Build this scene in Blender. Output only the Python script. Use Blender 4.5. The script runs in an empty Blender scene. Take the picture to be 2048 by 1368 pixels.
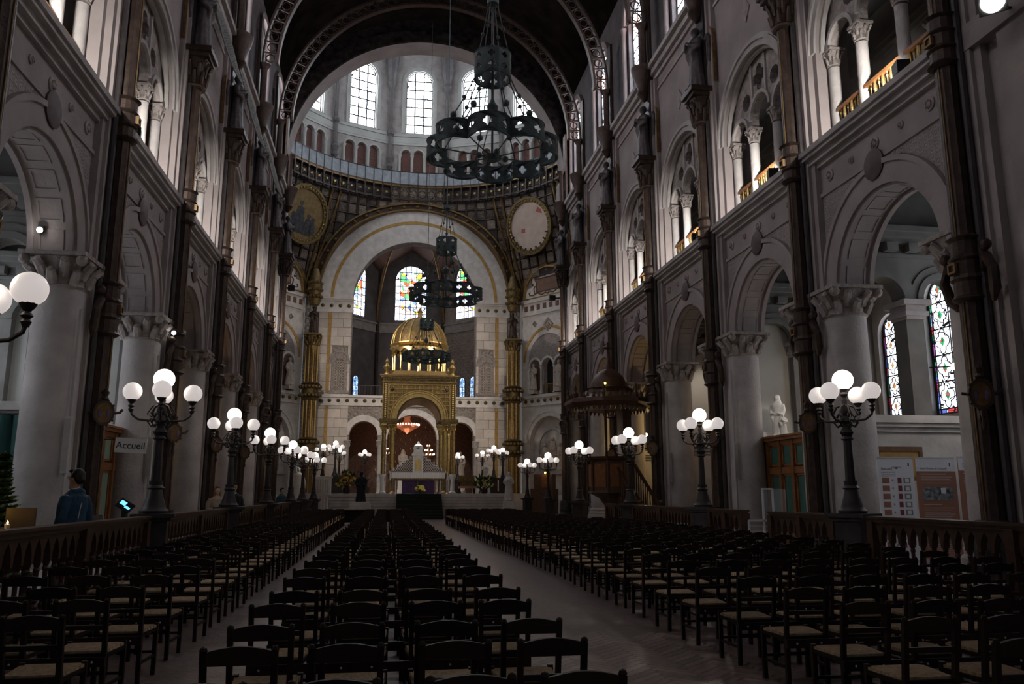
import bpy, math, random
from math import sin, cos, pi, sqrt, atan2, radians
from mathutils import Vector, Matrix
from mathutils.geometry import tessellate_polygon
random.seed(7)
S = bpy.context.scene
COL = S.collection
# ---------------------------------------------------------------- camera, world, exposure
F_PX = 1600.0; EYE = 1.62
TH = math.atan(301 / F_PX); PS = math.atan(251 / F_PX * math.cos(TH))
cd = bpy.data.cameras.new('camera'); cam = bpy.data.objects.new('camera', cd); COL.objects.link(cam)
cd.sensor_width = 36.0; cd.lens = F_PX / 2048 * 36.0; cd.clip_start = 0.05; cd.clip_end = 400
cam.location = (0, 0, EYE); cam.rotation_euler = (pi / 2 + TH, 0, -PS)
S.camera = cam
W = bpy.data.worlds.new('overcast_sky'); S.world = W; W.use_nodes = True
W.node_tree.nodes['Background'].inputs[0].default_value = (0.95, 0.95, 1.0, 1)
W.node_tree.nodes['Background'].inputs[1].default_value = 0.08
S.view_settings.view_transform = 'Standard'; S.view_settings.look = 'None'
S.view_settings.gamma = 1.0; S.view_settings.use_curve_mapping = False
S.view_settings.exposure = 0.24
S.cycles.use_denoising = True
S.cycles.max_bounces = 5; S.cycles.diffuse_bounces = 4; S.cycles.glossy_bounces = 2
S.cycles.use_adaptive_sampling = True; S.cycles.adaptive_threshold = 0.03
S.cycles.transparent_max_bounces = 6; S.cycles.sample_clamp_indirect = 4.0
S.cycles.caustics_reflective = False; S.cycles.caustics_refractive = False

def light(name, kind, loc, energy, color=(1, 1, 1), size=0.1, target=None, angle=60, blend=0.6, parent=None):
    l = bpy.data.lights.new(name, kind); l.energy = energy; l.color = color
    if kind == 'AREA': l.size = size
    else: l.shadow_soft_size = size
    if kind == 'SPOT': l.spot_size = radians(angle); l.spot_blend = blend
    o = bpy.data.objects.new(name, l); COL.objects.link(o); o.location = loc
    if target is not None:
        o.rotation_euler = (Vector(target) - Vector(loc)).to_track_quat('-Z', 'Y').to_euler()
    if parent is not None: o.parent = parent
    return o

# ---------------------------------------------------------------- materials
MATS = {}
def mat(name, col, rough=0.7, metal=0.0, var=0.25, scale=3.0, bump=0.0, bscale=None, emit=None, estr=0.0, kind='noise', rnd=0.0, spec=0.4):
    m = bpy.data.materials.new(name); m.use_nodes = True
    nt = m.node_tree; N = nt.nodes; L = nt.links; b = N['Principled BSDF']
    b.inputs['Roughness'].default_value = rough; b.inputs['Metallic'].default_value = metal
    b.inputs['Specular IOR Level'].default_value = spec
    tc = N.new('ShaderNodeTexCoord')
    nz = N.new('ShaderNodeTexNoise'); nz.inputs['Scale'].default_value = scale; nz.inputs['Detail'].default_value = 5
    L.new(tc.outputs['Object'], nz.inputs['Vector'])
    r = N.new('ShaderNodeValToRGB'); L.new(nz.outputs['Fac'], r.inputs[0])
    lo = [max(0, c * (1 - var)) for c in col]; hi = [min(1, c * (1 + var)) for c in col]
    r.color_ramp.elements[0].position = 0.3; r.color_ramp.elements[1].position = 0.7
    r.color_ramp.elements[0].color = (*lo, 1); r.color_ramp.elements[1].color = (*hi, 1)
    out = r.outputs[0]
    if rnd:
        oi = N.new('ShaderNodeObjectInfo'); hsv = N.new('ShaderNodeHueSaturation')
        mr = N.new('ShaderNodeMapRange'); mr.inputs[3].default_value = 1 - rnd; mr.inputs[4].default_value = 1 + rnd
        L.new(oi.outputs['Random'], mr.inputs[0]); L.new(mr.outputs[0], hsv.inputs['Value']); L.new(out, hsv.inputs['Color']); out = hsv.outputs[0]
    L.new(out, b.inputs['Base Color'])
    if bump:
        bs = bscale or scale * 4
        if kind == 'rings':
            v = N.new('ShaderNodeTexVoronoi'); v.inputs['Scale'].default_value = bs; v.inputs['Randomness'].default_value = 0.12
            L.new(tc.outputs['Object'], v.inputs['Vector'])
            mth = N.new('ShaderNodeMath'); mth.operation = 'SINE'; mm = N.new('ShaderNodeMath'); mm.operation = 'MULTIPLY'; mm.inputs[1].default_value = 14
            L.new(v.outputs['Distance'], mm.inputs[0]); L.new(mm.outputs[0], mth.inputs[0]); h = mth.outputs[0]
        elif kind == 'weave':
            v = N.new('ShaderNodeTexWave'); v.inputs['Scale'].default_value = bs; v.inputs['Distortion'].default_value = 1.5
            L.new(tc.outputs['Object'], v.inputs['Vector']); h = v.outputs['Fac']
        else:
            v = N.new('ShaderNodeTexNoise'); v.inputs['Scale'].default_value = bs; v.inputs['Detail'].default_value = 6
            L.new(tc.outputs['Object'], v.inputs['Vector']); h = v.outputs['Fac']
        bp = N.new('ShaderNodeBump'); bp.inputs['Strength'].default_value = bump; bp.inputs['Distance'].default_value = 0.05
        L.new(h, bp.inputs['Height']); L.new(bp.outputs[0], b.inputs['Normal'])
    if emit is not None:
        b.inputs['Emission Color'].default_value = (*emit, 1); b.inputs['Emission Strength'].default_value = estr
    MATS[name] = m; return m
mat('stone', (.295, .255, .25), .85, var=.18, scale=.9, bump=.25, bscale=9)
mat('stone_relief', (.285, .245, .24), .85, var=.18, scale=.9, bump=.4, bscale=6.5, kind='rings')
mat('stone_pale', (.38, .355, .345), .8, var=.2, scale=1.5, bump=.3, bscale=14)
mat('stone_carved', (.30, .265, .25), .8, var=.3, scale=6, bump=.8, bscale=12)
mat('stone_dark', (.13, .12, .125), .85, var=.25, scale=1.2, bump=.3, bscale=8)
mat('porphyry', (.07, .045, .045), .6, var=.3, scale=8)
mat('ceiling_dark', (.05, .045, .04), .9, var=.25, scale=1.2)
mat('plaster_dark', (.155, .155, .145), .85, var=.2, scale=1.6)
mat('dado_stone', (.52, .51, .49), .8, var=.2, scale=1.6, bump=.2)
mat('plaster_cool', (.42, .43, .41), .85, var=.1, scale=1.0)
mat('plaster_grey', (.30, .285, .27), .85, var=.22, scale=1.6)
mat('marble', (.60, .57, .55), .45, var=.16, scale=2.2, bump=.1, bscale=6)
mat('marble_block', (.56, .50, .45), .5, var=.10, scale=2.2, rnd=.14)
mat('marble_white', (.62, .60, .58), .5, var=.1, scale=4)
mat('stone_relief_far', (.33, .29, .26), .8, var=.2, scale=1, bump=1.0, bscale=1.6, kind='rings')
mat('ochre_band', (.40, .24, .07), .6, var=.25, scale=4)
mat('gold', (.40, .28, .11), .38, metal=.85, var=.35, scale=9, bump=.3, bscale=30)
mat('gold_bright', (.60, .43, .17), .3, metal=.9, var=.2, scale=9)
mat('gold_dark', (.18, .125, .055), .5, metal=.7, var=.4, scale=7, bump=.4, bscale=20)
mat('mosaic_gold', (.22, .145, .05), .5, metal=.35, var=.5, scale=26, bump=.5, bscale=40)
mat('iron', (.045, .038, .038), .5, metal=.35, var=.3, scale=5)
mat('iron_bronze', (.052, .034, .027), .48, metal=.45, var=.35, scale=5, bump=.25, bscale=20)
mat('iron_green', (.07, .095, .10), .5, metal=.3, var=.3, scale=6)
mat('iron_gilt', (.19, .115, .045), .5, metal=.6, var=.4, scale=6)
mat('coffer', (.30, .25, .215), .35, metal=.25, var=.4, scale=14, bump=.8, bscale=7, kind='rings', rnd=.5, spec=.6)
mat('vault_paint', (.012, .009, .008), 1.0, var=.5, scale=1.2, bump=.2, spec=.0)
mat('spandrel_paint', (.02, .016, .016), .95, var=.8, scale=2.4, bump=.4, bscale=6, spec=.05)
mat('wood_chair', (.018, .0085, .0055), .5, var=.35, scale=12, rnd=.5, spec=.25)
mat('wood_light', (.13, .07, .03), .5, var=.3, scale=10)
mat('wood_rail', (.055, .026, .016), .4, var=.3, scale=8)
mat('wood_box', (.21, .085, .028), .45, var=.3, scale=5)
mat('wood_pulpit', (.085, .042, .024), .45, var=.35, scale=7, bump=.3)
mat('rush', (.72, .53, .32), .8, var=.25, scale=30, bump=.8, bscale=45, kind='weave', rnd=.3)
mat('floor_wood', (.18, .13, .12), .33, var=.3, scale=4, bump=.15, bscale=18, rnd=.0)
mat('plank', (.20, .145, .13), .32, var=.28, scale=9, rnd=.35)
mat('green_glass', (.05, .14, .115), .25, var=.15, scale=2)
mat('pale_green_glass', (.24, .34, .27), .3, var=.1, scale=2)
mat('green_cloth', (.008, .055, .048), .85, var=.3, scale=2)
mat('net', (.20, .21, .20), .8, var=.2, scale=20)
mat('screen_net', (.30, .33, .37), .7, var=.2, scale=3)
mat('carpet_green', (.012, .022, .016), .9, var=.3, scale=6)
mat('purple_cloth', (.045, .022, .07), .9, var=.3, scale=5)
mat('lace', (.70, .67, .66), .85, var=.1, scale=20)
mat('white_sign', (.88, .88, .86), .5, var=.03)
mat('sign_ink', (.04, .04, .05), .6, var=.05)
mat('black', (.012, .012, .013), .45, var=.2)
mat('white_frame', (.60, .62, .65), .4, var=.05)
mat('banner_white', (.82, .84, .9), .5, var=.03)
mat('banner_brown', (.36, .17, .115), .5, var=.06)
mat('banner_red', (.24, .045, .07), .5, var=.1, scale=30)
mat('banner_grey', (.24, .24, .26), .5, var=.2, scale=30)
mat('photo_grey', (.22, .24, .25), .4, var=.9, scale=9)
mat('photo_gold', (.36, .20, .08), .4, var=.8, scale=16)
mat('text_light', (.55, .45, .40), .6, var=.05)
mat('text_grey', (.33, .33, .37), .6, var=.05)
mat('skin', (.48, .30, .22), .55, var=.06)
mat('hair_black', (.012, .010, .010), .5, var=.3, scale=30)
mat('hair_fair', (.22, .13, .06), .6, var=.3, scale=30)
mat('coat_blue', (.010, .055, .105), .7, var=.2, scale=6, bump=.3)
mat('coat_beige', (.33, .26, .20), .8, var=.2, scale=8)
mat('coat_black', (.012, .013, .018), .75, var=.2, scale=8)
mat('coat_teal', (.02, .07, .10), .8, var=.2, scale=8)
mat('cloth_white', (.6, .6, .62), .8, var=.05)
mat('fir', (.05, .11, .028), .75, var=.5, scale=14)
mat('fir_tip', (.16, .24, .06), .75, var=.4, scale=14)
mat('bark', (.07, .045, .03), .9, var=.3, scale=10)
mat('flower_yellow', (.55, .43, .07), .7, var=.3, scale=10)
mat('flower_rust', (.28, .08, .03), .7, var=.3, scale=10)
mat('leaf', (.03, .06, .015), .7, var=.4, scale=10)
mat('statue_stone', (.46, .40, .35), .75, var=.2, scale=6, bump=.2)
mat('statue_iron', (.075, .065, .068), .55, metal=.25, var=.35, scale=6, bump=.2)
mat('fresco_gold', (.20, .125, .045), .6, var=.3, scale=3)
mat('fresco_dark', (.05, .05, .055), .7, var=.5, scale=3)
mat('bare_plaster', (.60, .47, .40), .85, var=.12, scale=1.5, bump=.3)
mat('bare_patch', (.45, .13, .11), .85, var=.3, scale=4)
mat('inlay_brown', (.135, .075, .055), .7, var=.3, scale=6)
mat('tablet_brown', (.20, .115, .085), .7, var=.2, scale=6)
mat('red_stone', (.085, .052, .042), .6, var=.5, scale=5)
mat('red_tile', (.24, .13, .115), .7, var=.35, scale=10, bump=.6, bscale=9, kind='rings')
mat('wax', (.75, .68, .6), .6, var=.05)
mat('globe_dim', (.85, .82, .82), .25, var=.02, emit=(1, .90, .86), estr=.42, spec=.6)
mat('globe_lit', (.9, .88, .85), .25, var=.02, emit=(1, .86, .68), estr=9.0)
mat('flame', (1, .7, .3), .5, var=.02, emit=(1, .55, .2), estr=14)
mat('flame_amber', (1, .7, .1), .5, var=.02, emit=(1, .55, .05), estr=12)
mat('bulb_warm', (1, .8, .6), .5, var=.02, emit=(1, .62, .42), estr=11)
mat('led_white', (1, 1, 1), .5, var=.02, emit=(1, .97, .9), estr=22)
mat('led_yellow', (1, .9, .2), .5, var=.02, emit=(1, .8, .15), estr=5)
mat('screen_blue', (.1, .4, .8), .4, var=.02, emit=(.15, .55, 1), estr=1.6)
mat('crystal', (.50, .22, .13), .2, metal=.2, var=.5, scale=18, emit=(.9, .28, .14), estr=.10)
mat('shield_gold', (.13, .07, .018), .5, metal=.2, var=.4, scale=8)
mat('shield_violet', (.11, .075, .14), .6, var=.3, scale=8)
mat('glass_lead', (.012, .014, .018), .5, var=.1)
def clear_mat(name, col, rough=.08):
    m = mat(name, col, rough, var=.02); b = m.node_tree.nodes['Principled BSDF']
    b.inputs['Alpha'].default_value = .14; return m
clear_mat('acrylic', (.75, .8, .85))

def glass_mat(name, stops, strength, scale, vor=True, white=0.0):
    """backlit stained glass: daylight coming through coloured pieces"""
    m = bpy.data.materials.new(name); m.use_nodes = True; nt = m.node_tree; N = nt.nodes; L = nt.links
    b = N['Principled BSDF']; b.inputs['Base Color'].default_value = (.1, .1, .1, 1); b.inputs['Roughness'].default_value = .2
    tc = N.new('ShaderNodeTexCoord'); v = N.new('ShaderNodeTexVoronoi'); v.inputs['Scale'].default_value = scale
    L.new(tc.outputs['Object'], v.inputs['Vector'])
    sp = N.new('ShaderNodeSeparateColor'); L.new(v.outputs['Color'], sp.inputs[0])
    r = N.new('ShaderNodeValToRGB'); r.color_ramp.interpolation = 'CONSTANT'
    while len(r.color_ramp.elements) < len(stops): r.color_ramp.elements.new(.5)
    for e, (p, c) in zip(r.color_ramp.elements, stops): e.position = p; e.color = (*c, 1)
    L.new(sp.outputs[0], r.inputs[0])
    ed = N.new('ShaderNodeTexVoronoi'); ed.feature = 'DISTANCE_TO_EDGE'; ed.inputs['Scale'].default_value = scale
    L.new(tc.outputs['Object'], ed.inputs['Vector'])
    gt = N.new('ShaderNodeMath'); gt.operation = 'GREATER_THAN'; gt.inputs[1].default_value = .035; L.new(ed.outputs['Distance'], gt.inputs[0])
    mu = N.new('ShaderNodeMath'); mu.operation = 'MULTIPLY'; mu.inputs[1].default_value = strength; L.new(gt.outputs[0], mu.inputs[0])
    L.new(r.outputs[0], b.inputs['Emission Color']); L.new(mu.outputs[0], b.inputs['Emission Strength'])
    MATS[name] = m; return m
WH = (.93, .95, 1.0)
glass_mat('glass_dome', [(0, (.86, .92, 1)), (.3, (.95, .97, 1)), (.7, (.72, .85, 1)), (.95, (.85, .85, .85))], 16.0, 3.0)
glass_mat('glass_apse', [(0, WH), (.32, (.75, .5, .45)), (.5, (.85, .9, 1)), (.62, (.75, .10, .05)), (.72, (.8, .45, .06)), (.8, (.15, .25, .7)), (.9, (.1, .5, .15))], 2.6, 2.4)
glass_mat('glass_border', [(0, (.85, .88, 1)), (.55, (.7, .75, .95)), (.8, (.8, .4, .4)), (.9, (.4, .55, .9))], 3.0, 3.5)
glass_mat('glass_blue', [(0, (.45, .65, 1)), (.5, (.12, .28, .65)), (.8, (.6, .8, 1))], 1.6, 4.5)
glass_mat('glass_aisle', [(0, (.88, .92, 1)), (.6, (.78, .84, .98)), (.9, (.93, .95, 1))], 4.5, 3.4)
glass_mat('glass_green', [(0, (.04, .40, .14)), (.6, (.02, .2, .10)), (.85, (.6, .1, .08))], 1.2, 12)
glass_mat('glass_rust', [(0, (.55, .25, .06)), (.6, (.35, .10, .04)), (.85, (.5, .35, .1))], 1.2, 12)
glass_mat('glass_edge', [(0, (.1, .15, .55)), (.25, (.6, .04, .06)), (.45, (.05, .4, .2)), (.65, (.35, .6, .9)), (.85, (.45, .1, .45))], 1.2, 5)
glass_mat('glass_clere', [(0, (.95, .95, 1)), (.4, (.85, .86, .98)), (.66, (.9, .72, .68)), (.8, (.8, .84, 1)), (.93, (.8, .5, .42))], 8.0, 1.6)
glass_mat('glass_red', [(0, (.70, .04, .04)), (.5, (.80, .10, .05)), (.75, (.8, .35, .08)), (.92, (.5, .55, .9))], 1.0, 2.2)

# ---------------------------------------------------------------- mesh helpers
I3 = lambda x, y, z: (x, y, z)
class MB:
    def __init__(s): s.v = []; s.f = []; s.m = []; s.cm = 0
    def add(s, vs, fs):
        o = len(s.v); s.v += [tuple(p) for p in vs]; s.f += [tuple(i + o for i in f) for f in fs]; s.m += [s.cm] * len(fs); return s
    def bx(s, x0, x1, y0, y1, z0, z1):
        if x0 > x1: x0, x1 = x1, x0
        if y0 > y1: y0, y1 = y1, y0
        return s.add([(x0, y0, z0), (x1, y0, z0), (x1, y1, z0), (x0, y1, z0), (x0, y0, z1), (x1, y0, z1), (x1, y1, z1), (x0, y1, z1)],
                     [(3, 2, 1, 0), (4, 5, 6, 7), (0, 1, 5, 4), (1, 2, 6, 5), (2, 3, 7, 6), (3, 0, 4, 7)])
    def bar(s, a, b, w, h=None, up=(0, 0, 1)):
        a = Vector(a); b = Vector(b); h = h or w; d = (b - a).normalized(); u = Vector(up)
        if abs(d.dot(u)) > .98: u = Vector((1, 0, 0)) if abs(d.x) < .9 else Vector((0, 1, 0))
        r = d.cross(u).normalized() * w / 2; u = r.cross(d).normalized() * h / 2
        q = [-r - u, r - u, r + u, -r + u]
        return s.add([a + k for k in q] + [b + k for k in q], [(3, 2, 1, 0), (4, 5, 6, 7), (0, 1, 5, 4), (1, 2, 6, 5), (2, 3, 7, 6), (3, 0, 4, 7)])
    def lathe(s, prof, n=16, c=(0, 0, 0), sx=1, sy=1, lob=0, amp=0.0, a0=0.0):
        vs = []; fs = []
        for r, z in prof:
            for k in range(n):
                a = a0 + 2 * pi * k / n; rr = r * (1 + amp * cos(lob * a)) if lob else r
                vs.append((c[0] + rr * cos(a) * sx, c[1] + rr * sin(a) * sy, c[2] + z))
        for i in range(len(prof) - 1):
            for k in range(n):
                k2 = (k + 1) % n; fs.append((i * n + k, i * n + k2, (i + 1) * n + k2, (i + 1) * n + k))
        if prof[0][0] > 1e-4: fs.append(tuple(range(n - 1, -1, -1)))
        if prof[-1][0] > 1e-4: fs.append(tuple((len(prof) - 1) * n + k for k in range(n)))
        return s.add(vs, fs)
    def sph(s, c, r, n=12, m=8, sx=1, sy=1, sz=1):
        return s.lathe([(max(1e-5, r * sin(pi * i / m)), -r * cos(pi * i / m) * sz) for i in range(m + 1)], n, c, sx, sy)
    def tube(s, pts, r, n=8, closed=False):
        pts = [Vector(p) for p in pts]; k = len(pts); rs = r if isinstance(r, (list, tuple)) else [r] * k
        vs = []; fs = []; ref = None
        for i, p in enumerate(pts):
            a = pts[(i - 1) % k] if (i > 0 or closed) else p; b = pts[(i + 1) % k] if (i < k - 1 or closed) else p
            t = (b - a).normalized()
            if ref is None: ref = Vector((0, 0, 1)) if abs(t.z) < .9 else Vector((1, 0, 0))
            u = (ref - t * ref.dot(t)); u = u.normalized() if u.length > 1e-5 else t.orthogonal().normalized()
            ref = u; w = t.cross(u)
            for j in range(n):
                an = 2 * pi * j / n; vs.append(p + (u * cos(an) + w * sin(an)) * rs[i])
        for i in range(k if closed else k - 1):
            i2 = (i + 1) % k
            for j in range(n): j2 = (j + 1) % n; fs.append((i * n + j, i * n + j2, i2 * n + j2, i2 * n + j))
        if not closed: fs.append(tuple(range(n - 1, -1, -1))); fs.append(tuple((k - 1) * n + j for j in range(n)))
        return s.add(vs, fs)
    def plate(s, outer, holes=(), fn=I3, w0=0.0, w1=0.1):
        """flat plate with openings, (u, v) outline, thickness w; fn maps (u, v, w) to space"""
        loops = [list(outer)] + [list(h) for h in holes]
        flat = [p for l in loops for p in l]; n = len(flat)
        tris = tessellate_polygon([[Vector((p[0], p[1], 0)) for p in l] for l in loops])
        vs = [fn(p[0], p[1], w0) for p in flat] + [fn(p[0], p[1], w1) for p in flat]
        fs = []
        for t in tris:
            (ax, ay), (bx, by), (cx, cy) = flat[t[0]], flat[t[1]], flat[t[2]]
            t = tuple(t) if (bx - ax) * (cy - ay) - (by - ay) * (cx - ax) > 0 else tuple(t)[::-1]
            fs.append(t[::-1]); fs.append(tuple(i + n for i in t))
        o = 0
        for l in loops:
            k = len(l)
            for i in range(k): j = (i + 1) % k; fs.append((o + i, o + j, o + j + n, o + i + n))
            o += k
        return s.add(vs, fs)
    def band(s, cu, cv, r1, r2, w0, w1, fn=I3, a0=0.0, a1=pi, n=24):
        """arch band between radii, extruded w0..w1"""
        vs = []; fs = []
        for i in range(n + 1):
            a = a0 + (a1 - a0) * i / n
            for r, w in ((r1, w0), (r2, w0), (r2, w1), (r1, w1)): vs.append(fn(cu + r * cos(a), cv + r * sin(a), w))
        for i in range(n):
            for j in range(4): fs.append((i * 4 + j, i * 4 + (j + 1) % 4, i * 4 + 4 + (j + 1) % 4, i * 4 + 4 + j))
        fs.append((0, 1, 2, 3)); fs.append((n * 4 + 3, n * 4 + 2, n * 4 + 1, n * 4))
        return s.add(vs, fs)
    def mesh(s, name):
        me = bpy.data.meshes.new(name); me.from_pydata(s.v, [], s.f); me.update(); return me
    def build(s, name, mt, parent=None, smooth=False, loc=None, fix=True):
        me = s.mesh(name)
        for k in (mt if isinstance(mt, (list, tuple)) else [mt]): me.materials.append(MATS[k])
        if isinstance(mt, (list, tuple)): me.polygons.foreach_set('material_index', s.m)
        if fix:
            import bmesh
            bm = bmesh.new(); bm.from_mesh(me); bmesh.ops.recalc_face_normals(bm, faces=bm.faces); bm.to_mesh(me); bm.free()
        if smooth:
            me.polygons.foreach_set('use_smooth', [True] * len(me.polygons))
            try: me.set_sharp_from_angle(angle=radians(40))
            except Exception: pass
        return link(me, name, parent, loc)
def link(me, name, parent=None, loc=None):
    o = bpy.data.objects.new(name, me); COL.objects.link(o)
    if parent is not None: o.parent = parent
    if loc is not None: o.location = loc
    return o
def tag(o, label=None, cat=None, group=None, kind=None):
    if label: o['label'] = label
    if cat: o['category'] = cat
    if group: o['group'] = group
    if kind: o['kind'] = kind
    return o
def thing(name, label, cat, loc=(0, 0, 0), rz=0, group=None, scale=None):
    o = bpy.data.objects.new(name, None); COL.objects.link(o); o.location = loc; o.rotation_euler = (0, 0, rz)
    o.empty_display_size = .1
    if scale is not None: o.scale = scale if isinstance(scale, tuple) else (scale,) * 3
    return tag(o, label, cat, group)
def kids(o): return KID.get(o.name, [])
KID = {}
def tree(o):
    """remember the children of a finished thing so that it can be copied cheaply"""
    def rec(x):
        KID[x.name] = list(x.children)
        for c in x.children: rec(c)
    rec(o); return o
def copy_tree(o, parent=None):
    c = o.copy(); COL.objects.link(c)
    if parent is not None: c.parent = parent
    for ch in kids(o): copy_tree(ch, c)
    return c
def place(proto, i, loc, rz=0, label=None, scale=None, group=None):
    o = proto if i == 0 else copy_tree(proto)
    o.location = loc; o.rotation_euler = (0, 0, rz)
    if scale is not None: o.scale = scale if isinstance(scale, tuple) else (scale,) * 3
    if label: o['label'] = label
    if group: o['group'] = group
    return o
def arch(cu, hw, v0, vs, n=16, r=None):
    """outline of an arched opening"""
    p = [(cu - hw, v0), (cu + hw, v0)]
    return p + [(cu + hw * cos(pi * i / n), vs + hw * sin(pi * i / n)) for i in range(n + 1)]
def circ(cu, cv, r, n=16): return [(cu + r * cos(2 * pi * i / n), cv + r * sin(2 * pi * i / n)) for i in range(n)]
def quatre(cu, cv, r, n=5):
    p = []
    for k in range(4):
        a = k * pi / 2
        for i in range(n):
            b = a - pi * .62 + pi * 1.24 * i / (n - 1); p.append((cu + .55 * r * cos(a) + .45 * r * cos(b), cv + .55 * r * sin(a) + .45 * r * sin(b)))
    return p
def sub_tri(mb, lim): pass
def remesh(mb, name, mt, parent, vox, smooth_it=0, loc=None):
    """fuse overlapping volumes into one continuous skin"""
    me = mb.mesh('tmp'); o = bpy.data.objects.new('tmp', me); COL.objects.link(o)
    r = o.modifiers.new('r', 'REMESH'); r.mode = 'VOXEL'; r.voxel_size = vox
    if smooth_it: q = o.modifiers.new('s', 'SMOOTH'); q.iterations = smooth_it; q.factor = .5
    dg = bpy.context.evaluated_depsgraph_get()
    nm = bpy.data.meshes.new_from_object(o.evaluated_get(dg)); nm.name = name
    bpy.data.objects.remove(o); bpy.data.meshes.remove(me)
    nm.materials.clear(); nm.materials.append(MATS[mt])
    nm.polygons.foreach_set('use_smooth', [True] * len(nm.polygons))
    return link(nm, name, parent, loc)
def text(body, name, size, mt, parent, loc, rot, align='CENTER', ext=.002):
    c = bpy.data.curves.new(name, 'FONT'); c.body = body; c.size = size; c.extrude = ext; c.align_x = align; c.align_y = 'CENTER'
    o = bpy.data.objects.new('tmp', c); COL.objects.link(o)
    dg = bpy.context.evaluated_depsgraph_get(); me = bpy.data.meshes.new_from_object(o.evaluated_get(dg)); bpy.data.objects.remove(o)
    me.materials.clear(); me.materials.append(MATS[mt]); q = link(me, name, parent, loc); q.rotation_euler = rot; return q
ORD = ['nearest', 'second', 'third', 'fourth', 'fifth', 'sixth', 'seventh', 'eighth', 'ninth', 'tenth', 'eleventh', 'twelfth', 'thirteenth', 'fourteenth',
       'fifteenth', 'sixteenth', 'seventeenth', 'eighteenth', 'nineteenth', 'twentieth']
TENS = ['', '', 'twenty', 'thirty', 'forty', 'fifty']
def nth(i):
    """1-based ordinal word"""
    if i <= 20: return ['first'][0] if i == 1 else ORD[i - 1]
    t, u = divmod(i, 10)
    if u == 0: return {30: 'thirtieth', 40: 'fortieth', 50: 'fiftieth'}[i]
    return TENS[t] + '-' + (['first'] + ORD[1:])[u - 1]
CX = 2.05; HALF = 8.75; XR = CX + HALF; XL = CX - HALF; BAY = 5.88
YC = lambda k: 12.7 + BAY * k          # iron column line
YB = lambda k: 15.64 + BAY * k         # bay centre
SIDE = {1: 'right', -1: 'left'}
def sx(s, d): return CX + s * (HALF + d)
# ================================================================= NAVE SHELL
def struct(name, mb, mt, parent=None, **k):
    o = mb.build(name, mt, parent, **k)
    if parent is None: o['kind'] = 'structure'
    return o
def sroot(name, loc=(0, 0, 0), scale=None):
    o = bpy.data.objects.new(name, None); COL.objects.link(o); o.location = loc; o['kind'] = 'structure'
    if scale: o.scale = scale
    return o
FYZ = lambda u, v, w: (w, u, v)     # wall running along the nave
FXZ = lambda u, v, w: (u, w, v)     # wall across the nave
floor = struct('floor', MB().bx(-4.3, 8.5, -8, 50, -.3, 0).bx(-16, 20, 50, 90, -.3, 0), 'floor_wood')
struct('side_aisle_floor_left', MB().bx(-14, -4.3, -8, 50, -.3, .15), 'plaster_grey')
struct('side_aisle_floor_right', MB().bx(8.5, 18, -8, 50, -.3, .15), 'plaster_grey')
# herringbone parquet in the aisle: pieces told apart close to the camera
PL, PW = .46, .092
pm = MB().bx(-PL / 2 + .002, PL / 2 - .002, -PW / 2 + .002, PW / 2 - .002, 0, .006).mesh('plank'); pm.materials.append(MATS['plank'])
spots = []
for i in range(-6, 7):
    for j in range(0, 330):
        for u, v, vert in ((PL / 2, PW / 2, 0), (PL + PW / 2, PW - PL / 2, 1)):
            u2 = u + j * PW + i * PL; v2 = v + j * PW - i * PL
            x = 2.2 + (u2 - v2) / sqrt(2); y = 4.2 + (u2 + v2) / sqrt(2); a = -pi / 4 if vert else pi / 4
            a = pi / 4 + (pi / 2 if vert else 0)
            if 1.0 < x < 3.5 and 4.4 < y < 30: spots.append((x, y, a))
spots.sort(key=lambda p: p[1] + .25 * abs(p[0] - 2.3))
near = [p for p in spots if p[1] > 5.2 or p[0] > 1.2][:300]
for x, y, a in near:
    o = link(pm, 'plank', floor, (x, y, 0)); o.rotation_euler = (0, 0, a)
rest = MB()
for x, y, a in spots[300:]:
    if (x, y, a) in near: continue
    c, s_ = cos(a), sin(a); h1, h2 = PL / 2 - .002, PW / 2 - .002
    rest.add([(x + c * u - s_ * v, y + s_ * u + c * v, .006) for u, v in ((-h1, -h2), (h1, -h2), (h1, h2), (-h1, h2))], [(0, 1, 2, 3)])
tag(rest.build('parquet_planks', 'plank', floor, fix=False), kind='stuff')

def capital(mb, r, h, c=(0, 0, 0), n=8, aba=1.45):
    mb.lathe([(r * 1.06, 0), (r * 1.12, h * .05), (r, h * .1), (r * 1.02, h * .5), (r * 1.3, h * .86)], 20, c)
    for t, (z0, z1, ro) in enumerate(((.08, .46, 1.32), (.30, .74, 1.5))):
        for k in range(n):
            a = 2 * pi * (k + t * .5) / n; d = Vector((cos(a), sin(a), 0)); C = Vector(c)
            mb.tube([C + d * r * 1.02 + Vector((0, 0, h * z0)), C + d * r * 1.14 + Vector((0, 0, h * (z0 + z1) / 2)), C + d * r * ro + Vector((0, 0, h * z1)), C + d * r * (ro + .04) + Vector((0, 0, h * (z1 - .09)))],
                    [r * .2, r * .22, r * .17, r * .08], 6)
    for k in range(4):
        a = pi / 4 + k * pi / 2; mb.sph((c[0] + cos(a) * r * 1.62, c[1] + sin(a) * r * 1.62, c[2] + h * .76), r * .25, 8, 6)
    A = r * aba; mb.bx(c[0] - A, c[0] + A, c[1] - A, c[1] + A, c[2] + h * .87, c[2] + h)
    return mb
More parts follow.
